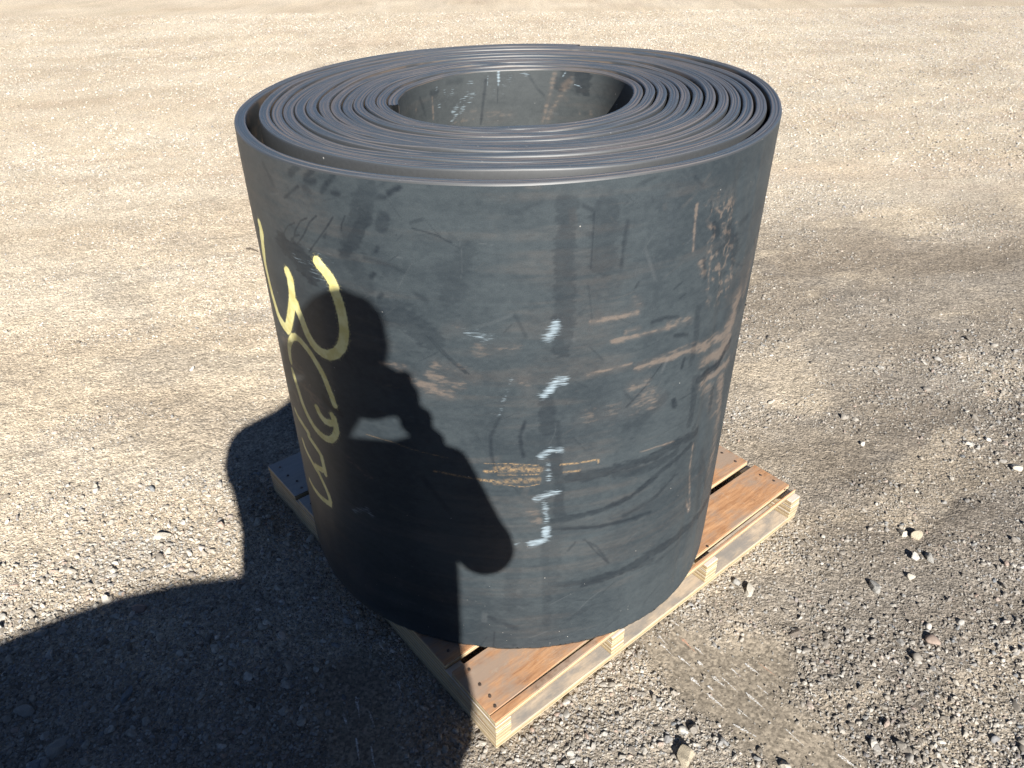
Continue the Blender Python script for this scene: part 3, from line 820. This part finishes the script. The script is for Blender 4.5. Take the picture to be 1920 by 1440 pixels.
 ('o','D',0.006,0.6,0.003,[(305.7,1.089),(306.1,1.073)]),
 ('o','D',0.004,0.7,0.002,[(300.9,0.928),(302.3,0.933)]),
 ('o','D',0.024,0.75,0.012,[(245.1,1.097),(243.4,1.069),(240.5,1.031)]),
 ('o','D',0.02,0.6,0.01,[(248.6,1.101),(247.8,1.08)]),
 ('o','D',0.008,0.9,0.004,[(246.9,1.049),(246.5,1.041)]),
 ('o','D',0.009,0.9,0.0045,[(245.7,1.001),(245,0.993)]),
 ('o','D',0.008,0.9,0.004,[(246.8,0.965),(246.1,0.958)]),
 ('o','D',0.0025,0.9,0.00125,[(253,1.088),(256.6,1.08),(259.3,1.067)]),
 ('o','D',0.008,0.5,0.004,[(252.7,0.977),(254.8,0.962)]),
 ('o','D',0.03,0.3,0.015,[(261.9,1.061),(258.4,0.97)]),
 ('o','D',0.05,0.45,0.025,[(248.4,0.932),(251.8,0.92),(254.9,0.894)]),
 ('o','D',0.004,0.8,0.002,[(254.4,0.897),(256.9,0.867),(261.1,0.828)]),
 ('o','D',0.003,0.8,0.0015,[(254.9,0.897),(257.7,0.865),(261.7,0.827)]),
 ('o','D',0.008,0.5,0.004,[(244.3,1.027),(247.8,1.022),(251.2,1.012)]),
 ('o','D',0.03,0.35,0.015,[(241,1.026),(242.7,0.995),(244.5,0.97)]),
 ('o','D',0.04,0.25,0.02,[(258.1,1.021),(259.5,0.993)]),
 ('o','D',0.012,0.7,0.006,[(232.1,1.158),(230.2,1.142)]),
 ('o','D',0.012,0.7,0.006,[(236.3,1.166),(233.8,1.139),(235.8,1.141)]),
 ('o','D',0.008,0.8,0.004,[(240.1,1.159),(237.1,1.126)]),
 ('o','D',0.006,0.8,0.003,[(231.7,1.125),(227.3,1.095)]),
 ('o','D',0.01,0.9,0.005,[(251.5,1.151),(249.7,1.14)]),
 ('o','D',0.008,0.8,0.004,[(239.3,1.128),(240.7,1.128)]),
 ('o','D',0.008,0.7,0.004,[(247.8,1.131),(248.9,1.133)]),
 ('o','D',0.03,0.35,0.015,[(246.2,1.146),(244.1,1.105)]),
 ('o','D',0.03,0.45,0.015,[(245,1.113),(242.9,1.081),(240.7,1.044)]),
 ('o','D',0.01,0.5,0.005,[(221.9,1.141),(224.1,1.111)]),
 ('o','D',0.014,0.5,0.007,[(234.1,1.12),(233.5,1.124)]),
 ('o','D',0.042,0.95,0.008,[(223.7,1.002),(226.8,0.999),(228.6,0.986),(230.7,0.977),(231.6,0.967)]),
 ('o','D',0.03,0.95,0.006,[(226.2,1.004),(229.4,1.001),(231.5,0.995)]),
 ('o','D',0.0028,0.9,0.0015,[(232.7,1.073),(230.9,1.064),(228.9,1.042),(228.3,1.03),(226.4,1.012)]),
 ('o','D',0.0028,0.9,0.0015,[(235.1,1.082),(233.2,1.067),(231.9,1.049),(230.5,1.033),(228.7,1.016)]),
 ('o','D',0.0028,0.9,0.0015,[(238.8,1.087),(236.9,1.064),(234.5,1.038),(231.8,1.01)]),
 ('o','D',0.0028,0.9,0.0015,[(229.1,1.056),(226.7,1.044),(224.7,1.024),(224.4,1.011)]),
 ('o','D',0.0028,0.9,0.0015,[(241.3,1.093),(240.4,1.078),(240.2,1.066)]),
 ('o','D',0.0028,0.9,0.0015,[(228.3,1.031),(229.8,1.036)]),
 ('o','D',0.006,0.8,0.003,[(236.7,1.054),(236.2,1.049)]),
 ('o','D',0.003,0.8,0.0015,[(285.1,0.419),(288.1,0.373),(291.2,0.332)]),
 ('o','D',0.006,0.5,0.003,[(283.2,0.415),(281.7,0.393)]),
 ('o','D',0.018,0.5,0.009,[(278.2,0.303),(286.7,0.289),(293.8,0.291),(302.7,0.283)]),
 ('o','D',0.012,0.6,0.006,[(265.2,0.203),(268.3,0.186),(271.3,0.169)]),
 ('o','D',0.004,0.7,0.002,[(266.2,0.155),(265.9,0.103)]),
 ('o','D',0.003,0.6,0.0015,[(264.5,0.138),(262.7,0.099)]),
 ('o','D',0.004,0.5,0.002,[(284.6,0.239),(288.1,0.231)]),
 ('o','D',0.03,0.25,0.015,[(270.6,0.393),(269.8,0.282),(269.5,0.235)]),
 ('o','D',0.02,0.3,0.01,[(276.8,0.426),(278,0.181)]),
 ('o','D',0.02,0.9,0.01,[(229.2,0.69),(231.7,0.686),(233.4,0.682)]),
 ('i','D',0.007,0.9,0.0035,[(105.2,1.14),(107,1.089),(108.5,1.04)]),
 ('i','W',0.003,0.6,0.0015,[(103.9,1.15),(104.4,1.126)]),
 ('i','W',0.006,0.7,0.003,[(97.8,1.157),(97.8,1.128)]),
 ('i','D',0.003,0.8,0.0015,[(98.1,1.128),(98.4,1.087)]),
 ('i','T',0.004,0.7,0.002,[(142.4,1.123),(142,1.075)]),
 ('i','W',0.01,0.5,0.005,[(123.7,1.088),(126.7,1.08)]),
 ('i','W',0.01,0.5,0.005,[(118.6,1.086),(121,1.075)]),
 ('i','W',0.01,0.5,0.005,[(123.9,1.07),(127.4,1.058)]),
 ('i','W',0.012,0.4,0.006,[(112.7,1.111),(115.4,1.096)]),
 ('i','W',0.01,0.4,0.005,[(116.7,1.117),(118.5,1.103)]),
 ('i','W',0.01,0.4,0.005,[(126.3,1.13),(126.8,1.121)]),
 ('i','W',0.008,0.4,0.004,[(132.6,1.131),(132.2,1.124)]),
 ('i','W',0.008,0.35,0.004,[(137.1,1.108),(136.7,1.095)]),
 ('i','W',0.008,0.4,0.004,[(138.2,1.141),(138.9,1.135)]),
 ('i','W',0.01,0.35,0.005,[(115.2,1.137),(113.9,1.135)]),
 ('i','W',0.006,0.4,0.003,[(120.9,1.103),(121.4,1.097)]),
 ('i','W',0.008,0.35,0.004,[(130.3,1.113),(131.4,1.106)]),
 ('i','W',0.003,0.4,0.0015,[(96.8,1.131),(93.8,1.123),(91.3,1.122)]),
 ('i','W',0.006,0.25,0.003,[(100.1,1.12),(101,1.107),(98.4,1.1),(95.5,1.105)]),
 ('i','T',0.008,0.5,0.004,[(158.6,1.108),(158.4,1.103)]),
 ('i','D',0.008,0.6,0.004,[(153.5,1.131),(149.1,1.09)]),
 ('i','D',0.02,0.6,0.01,[(142.3,1.131),(139.4,1.132)]),
 ('i','D',0.014,0.4,0.007,[(130.4,1.146),(121,1.146)]),
 ('i','T',0.02,0.35,0.01,[(126.4,1.057),(108,1.061),(90.7,1.056)]),
 ('i','T',0.008,0.9,0.004,[(66.5,1.162),(68.8,1.109),(72.4,1.04)]),
 ('i','T',0.003,0.9,0.0015,[(65.9,1.162),(66.6,1.144)]),
 ('i','T',0.01,0.55,0.005,[(57.7,1.155),(59.3,1.136)]),
 ('i','T',0.013,0.8,0.0065,[(59.3,1.136),(62.2,1.116),(64.2,1.094)]),
 ('i','T',0.011,0.9,0.0055,[(64.2,1.094),(67.6,1.071),(70,1.04)]),
 ('i','T',0.008,0.8,0.004,[(61.1,1.097),(60.3,1.094)]),
 ('i','D',0.006,0.6,0.003,[(80.7,1.147),(76.3,1.118),(72.3,1.101)]),
 ('i','D',0.03,0.7,0.015,[(60,1.156),(62.8,1.127)]),
 ('i','D',0.035,0.85,0.0175,[(53.1,1.157),(52.1,1.123)]),
 ('i','W',0.002,0.8,0.001,[(56.4,1.129),(52.5,1.125)]),
 ('i','T',0.008,0.5,0.004,[(52.4,1.117),(51.4,1.116)]),
 ('i','W',0.003,0.7,0.0015,[(61.4,1.154),(62.6,1.147)]),
 ('i','W',0.014,0.3,0.007,[(90.8,1.153),(91.6,1.14)]),
 ('i','W',0.01,0.4,0.005,[(84.5,1.156),(81.6,1.146)]),
 ('i','T',0.003,0.7,0.0015,[(46.4,1.163),(45.7,1.158)]),
 ('i','T',0.006,0.4,0.003,[(46.6,1.072),(46.4,1.062)]),
 ('i','T',0.004,0.4,0.002,[(52.9,1.071),(52.5,1.063)]),
 ('i','W',0.006,0.4,0.003,[(28.3,1.108),(29.7,1.09)]),
 ('i','D',0.012,0.4,0.006,[(54.7,1.111),(57.2,1.118)]),
]

po = paint(oth, ozz, .548, 'o'); pi_ = paint(ith, izz, .235, 'i')
nb = len(ka) * NPF; no = oth.size
allV = np.concatenate([V.reshape(-1, 3), oP.reshape(-1, 3), iP.reshape(-1, 3)])
allF = [*faces.tolist(), *(oF + nb).tolist(), *(iF + nb + no).tolist(), *caps]
bme = pydata('belt_roll', allV, allF, True)
def fattr(name, data, typ='FLOAT', key='value'):
    a = bme.attributes.new(name, typ, 'POINT'); a.data.foreach_set(key, np.ascontiguousarray(data, np.float32).ravel())
z0 = np.zeros(nb, np.float32)
for c, nm in (('Y', 'yellow'), ('W', 'chalk'), ('T', 'dust'), ('D', 'wiped'), ('O', 'rust')):
    fattr(nm, np.concatenate([z0, po[c].ravel(), pi_[c].ravel()]))
fattr('inner', np.concatenate([np.tile(np.array([1.0 if q[0] == 1 else 0.0 for q in PROF], np.float32), len(ka)), np.zeros(no + ith.size, np.float32)]))
fattr('sz', np.concatenate([SZ_.reshape(-1, 3), oS.reshape(-1, 3), iS.reshape(-1, 3)]), 'FLOAT_VECTOR', 'vector')
# ---- grey dust film, scuffs and scratches of the open faces, worked out per point of the fine grids
def film_of(th, zz, rad, seed, nscuff):
    s = np.radians(th) * rad; z = zz
    f = .34 * fbm(s, z, 4.0, seed, 3) + .18 * fbm(s * 1.2 + .3 * z, z * 11, 2.4, seed + 10, 3) + .12 * fbm(s, z, 24, seed + 20, 3) + .14 * fbm(s * 9, z * .8, 1.3, seed + 30, 2) + .22 * fbm(s, z * 1.6, 110, seed + 35, 3)
    f = sstep(.28, .72, f)
    f = f * (.84 + .32 * fbm(s * 5, z * 90, 2.2, seed + 40, 2))
    r = np.random.default_rng(seed)
    lo, hi = s.min(), s.max()
    dark = np.zeros(s.shape); lite = np.zeros(s.shape); tan = np.zeros(s.shape)
    for i in range(nscuff):                            # short random rubs
        a0 = np.array([r.uniform(lo, hi), r.uniform(0, BH)]); ang = r.normal(.12, .5) if r.random() < .7 else r.uniform(0, 3.1)
        L = r.gamma(2.0, .022); w = r.choice([.0015, .002, .003, .006, .012], p=[.35, .25, .2, .13, .07])
        cur = r.normal(0, 2.5); dxy = np.array([math.cos(ang), math.sin(ang)])
        sel = (np.abs(s - a0[0]) < L + w) & (np.abs(z - a0[1]) < L + w)
        if not sel.any(): continue
        u = (s[sel] - a0[0]) * dxy[0] + (z[sel] - a0[1]) * dxy[1]; v = -(s[sel] - a0[0]) * dxy[1] + (z[sel] - a0[1]) * dxy[0] - cur * u * u
        m = (1 - sstep(w * .25, w * .75, np.abs(v))) * (1 - sstep(L * .3, L * .5, np.abs(u))) * (.5 + .5 * fbm(u, v * 8, 90, seed + 50, 2))
        q = r.random()
        if q < .55: dark[sel] = np.maximum(dark[sel], m * r.uniform(.3, .8))
        elif q < .85: lite[sel] = np.maximum(lite[sel], m * r.uniform(.15, .5))
        else: tan[sel] = np.maximum(tan[sel], m * r.uniform(.2, .5))
    band = sstep(.56, .70, .55 * fbm(s * 2.2 + .5 * z, z * 26, 2.0, seed + 60, 4) + .5 * fbm(s, z, 4, seed + 70, 3)) * .30
    tan = np.maximum(tan, band)
    return f, dark, lite, tan
fo = film_of(oth, ozz, .548, 401, 600); fi = film_of(ith, izz, .235, 701, 90)
def streaky(th, zz, rad, seed):
    s = np.radians(th) * rad
    n = .40 * fbm(s * 5 + zz, zz * 80, 2.0, seed, 3) + .25 * fbm(s, zz, 40, seed + 5, 2) + .35 * fbm(s * .6 + .15 * zz, zz * 1.6, 170, seed + 9, 2)
    return sstep(.30, .70, n)
so = streaky(oth, ozz, .548, 801); si = streaky(ith, izz, .235, 811)
def lerp1(c, t, col): return c * (1 - t[..., None]) + np.asarray(col, float) * t[..., None]
def face_colour(fl, pt, sk, lo, hi):
    f, dark, lite, tan = fl
    c = np.asarray(lo, float) * (1 - f[..., None]) + np.asarray(hi, float) * f[..., None]
    c = lerp1(c, tan * (.3 + .7 * sk) * .5, (.120, .098, .082))
    c = lerp1(c, lite * .55, (.105, .112, .116))
    c = lerp1(c, np.clip((pt['T'] * 1.25 - sk) * 1.9, 0, 1) * .42, (.170, .130, .102))
    c = lerp1(c, pt['T'] * .16, (.16, .12, .095))
    c = lerp1(c, np.maximum(dark * .7, pt['D'] * .95 * (.62 + .38 * sk)), (.0080, .0120, .0170))
    return c
# web of dried mud near the upper right
_s = np.radians(oth) * .548; _z = ozz + HP
_web = 1 - np.abs(2 * fbm(_s, _z * .8, 55, 821, 4) - 1)
_in = sstep(303, 306.5, oth - (1.07 - _z) * 22) * (1 - sstep(312, 316, oth - (1.07 - _z) * 30)) * sstep(.86, .92, _z) * (1 - sstep(1.08, 1.12, _z))
po['T'] = np.maximum(po['T'], .60 * _in * sstep(.74, .96, _web)); po['D'] = np.maximum(po['D'], .5 * _in * (1 - sstep(.35, .6, _web)))
for _c, _k in (('W', .36), ('T', .65), ('D', .8)): pi_[_c] *= _k
co = face_colour(fo, po, so, (.0195, .0262, .0318), (.0390, .0482, .0535))
ci_ = face_colour(fi, pi_, si, (.030, .035, .038), (.050, .056, .058))
colr = np.concatenate([np.full((nb, 3), .03), co.reshape(-1, 3), ci_.reshape(-1, 3)])
a = bme.attributes.new('rub', 'FLOAT_COLOR', 'POINT')
a.data.foreach_set('color', np.concatenate([colr, np.ones((len(colr), 1))], -1).ravel().astype(np.float32))

T = NT('conveyor_rubber_face')
v = T.attr('sz', 'Vector'); s_, z_, t_ = T.sep(v); sz = T.comb(s_, z_, 0.0)
fine = T.noise(sz, 380, 2, .7)
fk = T.math('ADD', .74, T.math('MULTIPLY', fine, .52))
c = T.mix(1.0, T.attr('rub', 'Color'), T.comb(fk, fk, fk), 'MULTIPLY')
cb = T.rng(T.noise(T.map(sz, (22, 240, 1), (0, 0, .5)), 1.6, 3, .6), .25, .72)
ck = T.math('MULTIPLY', T.math('SUBTRACT', T.math('MULTIPLY', T.attr('chalk'), 1.35), cb), 1.3, True)
c = T.mix(T.math('MULTIPLY', ck, .80), c, (.27, .335, .38))
c = T.mix(T.math('MULTIPLY', T.attr('rust'), T.rng(T.noise(sz, 130, 3, .75), .34, .70)), c, (.27, .180, .092))
yb = T.noise(T.map(sz, (1, 1.6, 1), (0, 0, .6)), 170, 3, .75)
yk = T.math('MULTIPLY', T.math('SUBTRACT', T.math('MULTIPLY', T.attr('yellow'), 1.45), T.math('MULTIPLY', yb, .85)), 1.9, True)
yc = T.mix(T.rng(T.noise(sz, 38, 3, .6), .35, .65), (.70, .65, .31), (.58, .51, .19))
c = T.mix(yk, c, yc)
vo = T.n('ShaderNodeTexVoronoi', feature='F1'); T.put(vo.inputs['Vector'], sz); vo.inputs['Scale'].default_value = 105
rs = T.sep(vo.outputs['Color'])[0]
dot = T.math('LESS_THAN', vo.outputs['Distance'], T.math('MULTIPLY', T.math('POWER', rs, 4.0), .13))
low = T.math('MULTIPLY', T.rng(z_, .24, .0), T.rng(rs, .50, .62))
hi_ = T.rng(rs, .985, .99)
c = T.mix(T.math('MULTIPLY', dot, T.math('MAXIMUM', T.math('MULTIPLY', low, .7), T.math('MULTIPLY', hi_, .55))), c, (.40, .38, .35))
M_RUB = T.out(c, .52, T.bump(fine, .10, .0012), .27)

T = NT('conveyor_rubber_edge')
v = T.attr('sz', 'Vector'); s_, z_, t_ = T.sep(v)
fine = T.noise(T.comb(s_, z_, t_), 160, 2, .7)
edge = T.rng(T.sep(T.nrm())[2], .45, .8)
ed = T.noise(T.comb(T.math('MULTIPLY', s_, 1.0), T.math('MULTIPLY', t_, 9.0), 0.0), 1.2, 2, .6)
ed2 = T.noise(T.comb(T.math('MULTIPLY', s_, 14.0), T.math('MULTIPLY', t_, 60.0), 0.0), 2.0, 3, .7)
edf = T.math('MULTIPLY', edge, T.rng(T.math('ADD', T.math('MULTIPLY', ed, .75), T.math('MULTIPLY', ed2, .30)), .47, .62))
vd = T.math('MULTIPLY', T.attr('inner'), T.rng(T.noise(T.comb(s_, T.math('MULTIPLY', z_, 2.0), t_), 9, 3, .6), .40, .58))
c = T.mix(T.math('MULTIPLY', vd, .8), (.034, .036, .038), (.105, .080, .062))
c = T.mix(edge, c, (.039, .053, .070))
ln = T.rng(ed2, .40, .68)
c = T.mix(T.math('MULTIPLY', T.math('MULTIPLY', edge, ln), .28), c, (.090, .098, .106))
c = T.mix(T.math('MULTIPLY', edf, .58), c, (.150, .122, .106))
fk = T.math('ADD', .78, T.math('MULTIPLY', fine, .44))
c = T.mix(1.0, c, T.comb(fk, fk, fk), 'MULTIPLY')
vo = T.n('ShaderNodeTexVoronoi', feature='F1'); T.put(vo.inputs['Vector'], T.comb(s_, z_, t_)); vo.inputs['Scale'].default_value = 60
rs = T.sep(vo.outputs['Color'])[0]
dot = T.math('MULTIPLY', T.math('LESS_THAN', vo.outputs['Distance'], .10), T.rng(rs, .93, .94))
c = T.mix(T.math('MULTIPLY', dot, .7), c, (.5, .49, .46))
M_RUBE = T.out(c, .48, T.bump(ed2, .12, .001), .55)
bme.materials.append(M_RUBE); bme.materials.append(M_RUB)
mi = np.zeros(len(bme.polygons), np.int32); mi[len(faces):len(faces) + len(oF) + len(iF)] = 1
bme.polygons.foreach_set('material_index', mi)
belt = link('belt_roll', bme)
tag(belt, 'large upright roll of black rubber conveyor belt with yellow sprayed digits', 'belt roll')

# ------------------------------------------------------------------ photographer and an added shadow blocker (behind the camera; their shadow is in the picture)
SR = np.array([SUN[1] * -1, SUN[0], 0.0]); SR /= np.linalg.norm(SR)
SB = np.array([SUN[0], SUN[1], 0.0]); SB /= np.linalg.norm(SB)
def wp(u, b, z): return np.array([CAM[0], CAM[1], 0]) + SR * u + SB * b + np.array([0, 0, z])

def blobs(bm, chain, n=8):
    """a limb or a trunk: overlapping ellipsoids along a chain of (u, b, z, radius_u, radius_b, radius_z)"""
    for a, b in zip(chain[:-1], chain[1:]):
        for t in np.linspace(0, 1, n):
            q = np.array(a) * (1 - t) + np.array(b) * t
            c = wp(*q[:3])
            M = Matrix(((SR[0] * q[3], SB[0] * q[4], 0, c[0]), (SR[1] * q[3], SB[1] * q[4], 0, c[1]), (0, 0, q[5], c[2]), (0, 0, 0, 1)))
            bmesh.ops.create_icosphere(bm, subdivisions=2, radius=1.0, matrix=M)

def grow(name, chains, mat_, parent, voxel=.012, smooth=4):
    bm = bmesh.new()
    for ch, n in chains: blobs(bm, ch, n)
    me = bpy.data.meshes.new(name); bm.to_mesh(me); bm.free()
    o = link(name, me, [mat_], parent)
    m = o.modifiers.new('join', 'REMESH'); m.mode = 'VOXEL'; m.voxel_size = voxel; m.use_smooth_shade = True
    if smooth:
        m = o.modifiers.new('soften', 'SMOOTH'); m.iterations = smooth; m.factor = .5
    return o

def plain(name, col, rough=.8, scale=60, var=.15, spec=.3):
    T = NT(name); n = T.noise(T.obj(), scale, 4, .65)
    return T.out(T.mix(1.0, col, T.ramp(n, (.3, 1 - var), (.7, 1 + var)), 'MULTIPLY'), rough, T.bump(n, .3, .002), spec)
M_SKIN = plain('skin', (.55, .33, .23), .55, 40, .08); M_JACKET = plain('dark_jacket_cloth', (.03, .035, .05), .9, 180)
M_JEANS = plain('denim', (.05, .07, .12), .9, 220); M_BOOT = plain('boot_leather', (.08, .05, .03), .6, 40); M_HAIR = plain('dark_hair', (.03, .022, .016), .6, 300)
def E(u, b, z, r, rb=None, rz=None): return (u, b, z, r, rb or r, rz or r)
person = empty('person', tuple(wp(-.08, .40, 0)))
person_inv = Matrix.Translation(-Vector(wp(-.08, .40, 0)))
tag(person, 'person in dark jacket and jeans standing behind the camera, holding a phone', 'person')
head = [([E(-.075, .365, 1.46, .062), E(-.070, .350, 1.56, .054), E(-.030, .335, 1.64, .062, .075, .07)], 6),
        ([E(-.015, .325, 1.67, .064, .08, .07), E(-.012, .325, 1.745, .080, .098, .095)], 4),
        ([E(-.012, .235, 1.715, .012, .016, .014), E(-.012, .228, 1.70, .015, .016, .012)], 3),               # nose
        ([E(-.090, .335, 1.735, .008, .018, .028), E(-.087, .335, 1.715, .008, .014, .020)], 2), ([E(.066, .335, 1.735, .008, .018, .028), E(.063, .335, 1.715, .008, .014, .020)], 2),  # ears
        ([E(-.04, .25, 1.755, .016, .01, .008), E(.016, .25, 1.755, .016, .01, .008)], 3),                  # brow
        ([E(-.03, .248, 1.655, .014, .01, .006), E(.006, .248, 1.655, .014, .01, .006)], 3)]                # lips
arm_r = [E(.105, .37, 1.490, .055), E(.203, .215, 1.170, .045), E(.203, .215, 1.170, .044), E(.088, .060, 1.462, .029)]
arm_l = [E(-.215, .37, 1.490, .055), E(-.335, .165, 1.290, .045), E(-.335, .165, 1.290, .042), E(-.125, .080, 1.435, .028)]
def hand(side):
    s = side; x = .057 if s > 0 else -.150; dz = -.030 if s > 0 else 0
    wr = (.088, .060, 1.462) if s > 0 else (-.125, .080, 1.435)
    pal = (x + s * .018, .050, 1.478 + dz)
    out = [([E(*wr, .026), E(*pal, .017, .022, .034)], 6), ([E(*pal, .018, .022, .03), E(pal[0] - s * .040, .055, pal[2] - .018, .018)], 5), ([E(pal[0] - s * .040, .055, pal[2] - .018, .018), E(pal[0] - s * .078, .060, pal[2] + .010, .030)], 5)]
    if s > 0: out.append(([E(*pal, .016), E(.090, .045, 1.492, .017)], 4))
    for i in range(4):                          # fingers curl round the front of the phone's short end
        z = 1.518 + dz - i * .020; L = (.062, .068, .064, .052)[i]
        a = (pal[0] + s * .010, .028, z); b = (x + s * .004, -.004 - .002 * i, z + .004); c = (x - s * (L - .040), -.006, z + .004)
        out.append(([E(*a, .0095), E(*b, .0088)], 4)); out.append(([E(*b, .0088), E(*c, .0075)], 4))
    a = (pal[0] - s * .004, .055, 1.478 + dz); b = (x + s * .004, .050, 1.500 + dz); c = (x - s * .030, .036, 1.508 + dz)   # thumb on the screen side
    out.append(([E(*a, .012), E(*b, .0105)], 4)); out.append(([E(*b, .0105), E(*c, .0085)], 4))
    return out
trunk = [E(-.085, .385, .93, .16, .11, .10), E(-.08, .385, 1.12, .145, .105, .10), E(-.06, .38, 1.30, .165, .11, .10), E(-.05, .375, 1.42, .13, .085, .05)]
legs = [[E(-.175, .385, .90, .085), E(-.19, .38, .52, .062), E(-.195, .40, .12, .045)], [E(.01, .385, .90, .085), E(.03, .38, .52, .062), E(.04, .40, .12, .045)]]
body = grow('body', head + hand(1) + hand(-1) + [(arm_r, 8), (arm_l, 8), (trunk, 8)] + [(l, 9) for l in legs], M_SKIN, None, .007, 3)
jacket_r = [E(.105, .372, 1.486, .066), E(.208, .222, 1.180, .062), E(.216, .216, 1.150, .058), E(.142, .125, 1.325, .056)]
jacket_l = [E(-.215, .372, 1.490, .070), E(-.335, .190, 1.310, .092), E(-.335, .180, 1.285, .090), E(-.165, .095, 1.400, .042)]
jk = grow('jacket', [([E(-.09, .385, .80, .262, .16, .05), E(-.092, .385, 1.02, .265, .16, .10), E(-.098, .385, 1.20, .275, .15, .12), E(-.055, .38, 1.38, .225, .130, .09), E(-.05, .375, 1.494, .20, .085, .050)], 8), (jacket_r, 9), (jacket_l, 9), ([E(-.335, .19, 1.27, .075), E(-.278, .36, 1.20, .078), E(-.270, .37, 1.10, .078)], 7)], M_JACKET, None, .012, 4)
jeans = grow('jeans', [([E(-.085, .385, .94, .18, .13, .07), E(-.085, .385, .84, .19, .13, .08)], 5)] + [([E(*q[:3], q[3] + .022) for q in l], 9) for l in legs], M_JEANS, None, .012, 3)
hair = grow('hair', [([E(-.012, .345, 1.765, .088, .098, .078), E(-.012, .385, 1.70, .080, .062, .060)], 5)], M_HAIR, None, .009, 2)
boots = [grow('boot', [([E(x, .42, .07, .045, .05, .07), E(x, .30, .045, .048, .07, .045)], 5)], M_BOOT, None, .009, 2) for x in (-.196, .041)]
T = NT('eye_white'); M_EYE = T.out((.8, .8, .78), .2)
eyes = []
for x in (-.045, .021):
    bm = bmesh.new(); c0 = wp(x, .252, 1.738)
    bmesh.ops.create_uvsphere(bm, u_segments=12, v_segments=8, radius=.0125, matrix=Matrix.Translation(Vector(c0)))
    me = bpy.data.meshes.new('eye'); bm.to_mesh(me); bm.free(); eyes.append(link('eye', me, [M_EYE]))
for o in [body, jk, jeans, hair, *boots, *eyes]:
    o.parent = person; o.matrix_parent_inverse = person_inv

# phone in landscape, its lens at the camera point
phone = empty('phone', tuple(CAM - FW * .012))
tag(phone, 'smartphone held level in both hands behind the camera', 'phone')
pinv = Matrix.Translation(-Vector(CAM - FW * .012))
def pbox(name, cx, cy, dz, sx, sy, sz_, mat_, bev):
    bm = bmesh.new(); bmesh.ops.create_cube(bm, size=1.0)
    for q in bm.verts: q.co = (q.co.x * sx, q.co.y * sy, q.co.z * sz_)
    bmesh.ops.bevel(bm, geom=[e for e in bm.edges if abs((e.verts[0].co - e.verts[1].co).z) > 1e-6], offset=bev, segments=5, affect='EDGES')
    R = Matrix(((RT[0], UP[0], -FW[0]), (RT[1], UP[1], -FW[1]), (RT[2], UP[2], -FW[2])))
    c0 = CAM + RT * cx + UP * cy - FW * dz
    for q in bm.verts: q.co = R @ q.co + Vector(c0)
    me = bpy.data.meshes.new(name); bm.to_mesh(me); bm.free()
    o = link(name, me, [mat_]); o.parent = phone; o.matrix_parent_inverse = pinv
T = NT('phone_glass'); M_PH = T.out(T.ramp(T.noise(T.obj(), 20, 2), (0, (.02, .02, .022)), (1, (.03, .03, .033))), .15)
pbox('case', -.0535, -.0237, .0135, .147, .0715, .008, M_PH, .009)
pbox('screen', -.0535, -.0237, .0178, .139, .064, .0006, M_PH, .007)
pbox('camera_bump', -.004, -.004, .0085, .03, .03, .002, M_PH, .007)

# made-up unseen body, added to cast the wide shadow at lower left
blocker = empty('shadow_blocker', tuple(wp(-.95, .95, 0)))
linv = Matrix.Translation(-Vector(wp(-.95, .95, 0)))
tag(blocker, 'made-up draped form behind the camera, added to throw the wide shadow at lower left', 'blocker')
lu = np.linspace(-1.75, -.16, 70); lb = np.linspace(.60, 1.35, 40)
def ltop(u): return np.interp(u, [-1.8, -1.5, -1.1, -.91, -.78, -.62, -.46, -.3, -.16], [.95, 1.08, 1.21, 1.245, 1.272, 1.292, 1.294, 1.285, 1.24])  # top profile shaped to the outline of the shadow it throws
LU, LB = np.meshgrid(lu, lb)
eu = np.minimum(sstep(-1.75, -1.62, LU), 1 - sstep(-.24, -.16, LU)); eb = np.minimum(sstep(.60, .66, LB), 1 - sstep(1.25, 1.35, LB))
LZ = ltop(LU) * np.clip(eu, .0, 1) ** .5 * np.clip(eb, 0, 1) ** .5 + .012 * (fbm(LU, LB, 6, 91) - .5) * eu * eb
LZ = np.maximum(LZ, .03)
LV = np.array([wp(a, b, c) for a, b, c in zip(LU.ravel(), LB.ravel(), LZ.ravel())])
ii = np.arange(LU.size).reshape(LU.shape)
LF = np.stack([ii[:-1, :-1], ii[1:, :-1], ii[1:, 1:], ii[:-1, 1:]], -1).reshape(-1, 4)
T = NT('blocker_blue_grey'); w_ = T.noise(T.obj(), 9, 5, .6)
M_BLOCKER = T.out(T.ramp(w_, (.3, (.05, .07, .10)), (.7, (.09, .12, .16))), .55, T.bump(T.noise(T.obj(), 24, 4), .5, .02))
tp = link('blocker_cover', pydata('blocker_cover', LV, LF, True), [M_BLOCKER]); tp.parent = blocker; tp.matrix_parent_inverse = linv
bm = bmesh.new()
for k in range(3):
    c0 = wp(-.95, .72 + .25 * k, .015)
    M = Matrix(((SR[0] * 1.5, SB[0] * .1, 0, c0[0]), (SR[1] * 1.5, SB[1] * .1, 0, c0[1]), (0, 0, .03, c0[2]), (0, 0, 0, 1)))
    bmesh.ops.create_cube(bm, size=1.0, matrix=M)
me = bpy.data.meshes.new('blocker_base'); bm.to_mesh(me); bm.free()
sk = link('blocker_base', me, [M_PALE]); sk.parent = blocker; sk.matrix_parent_inverse = linv
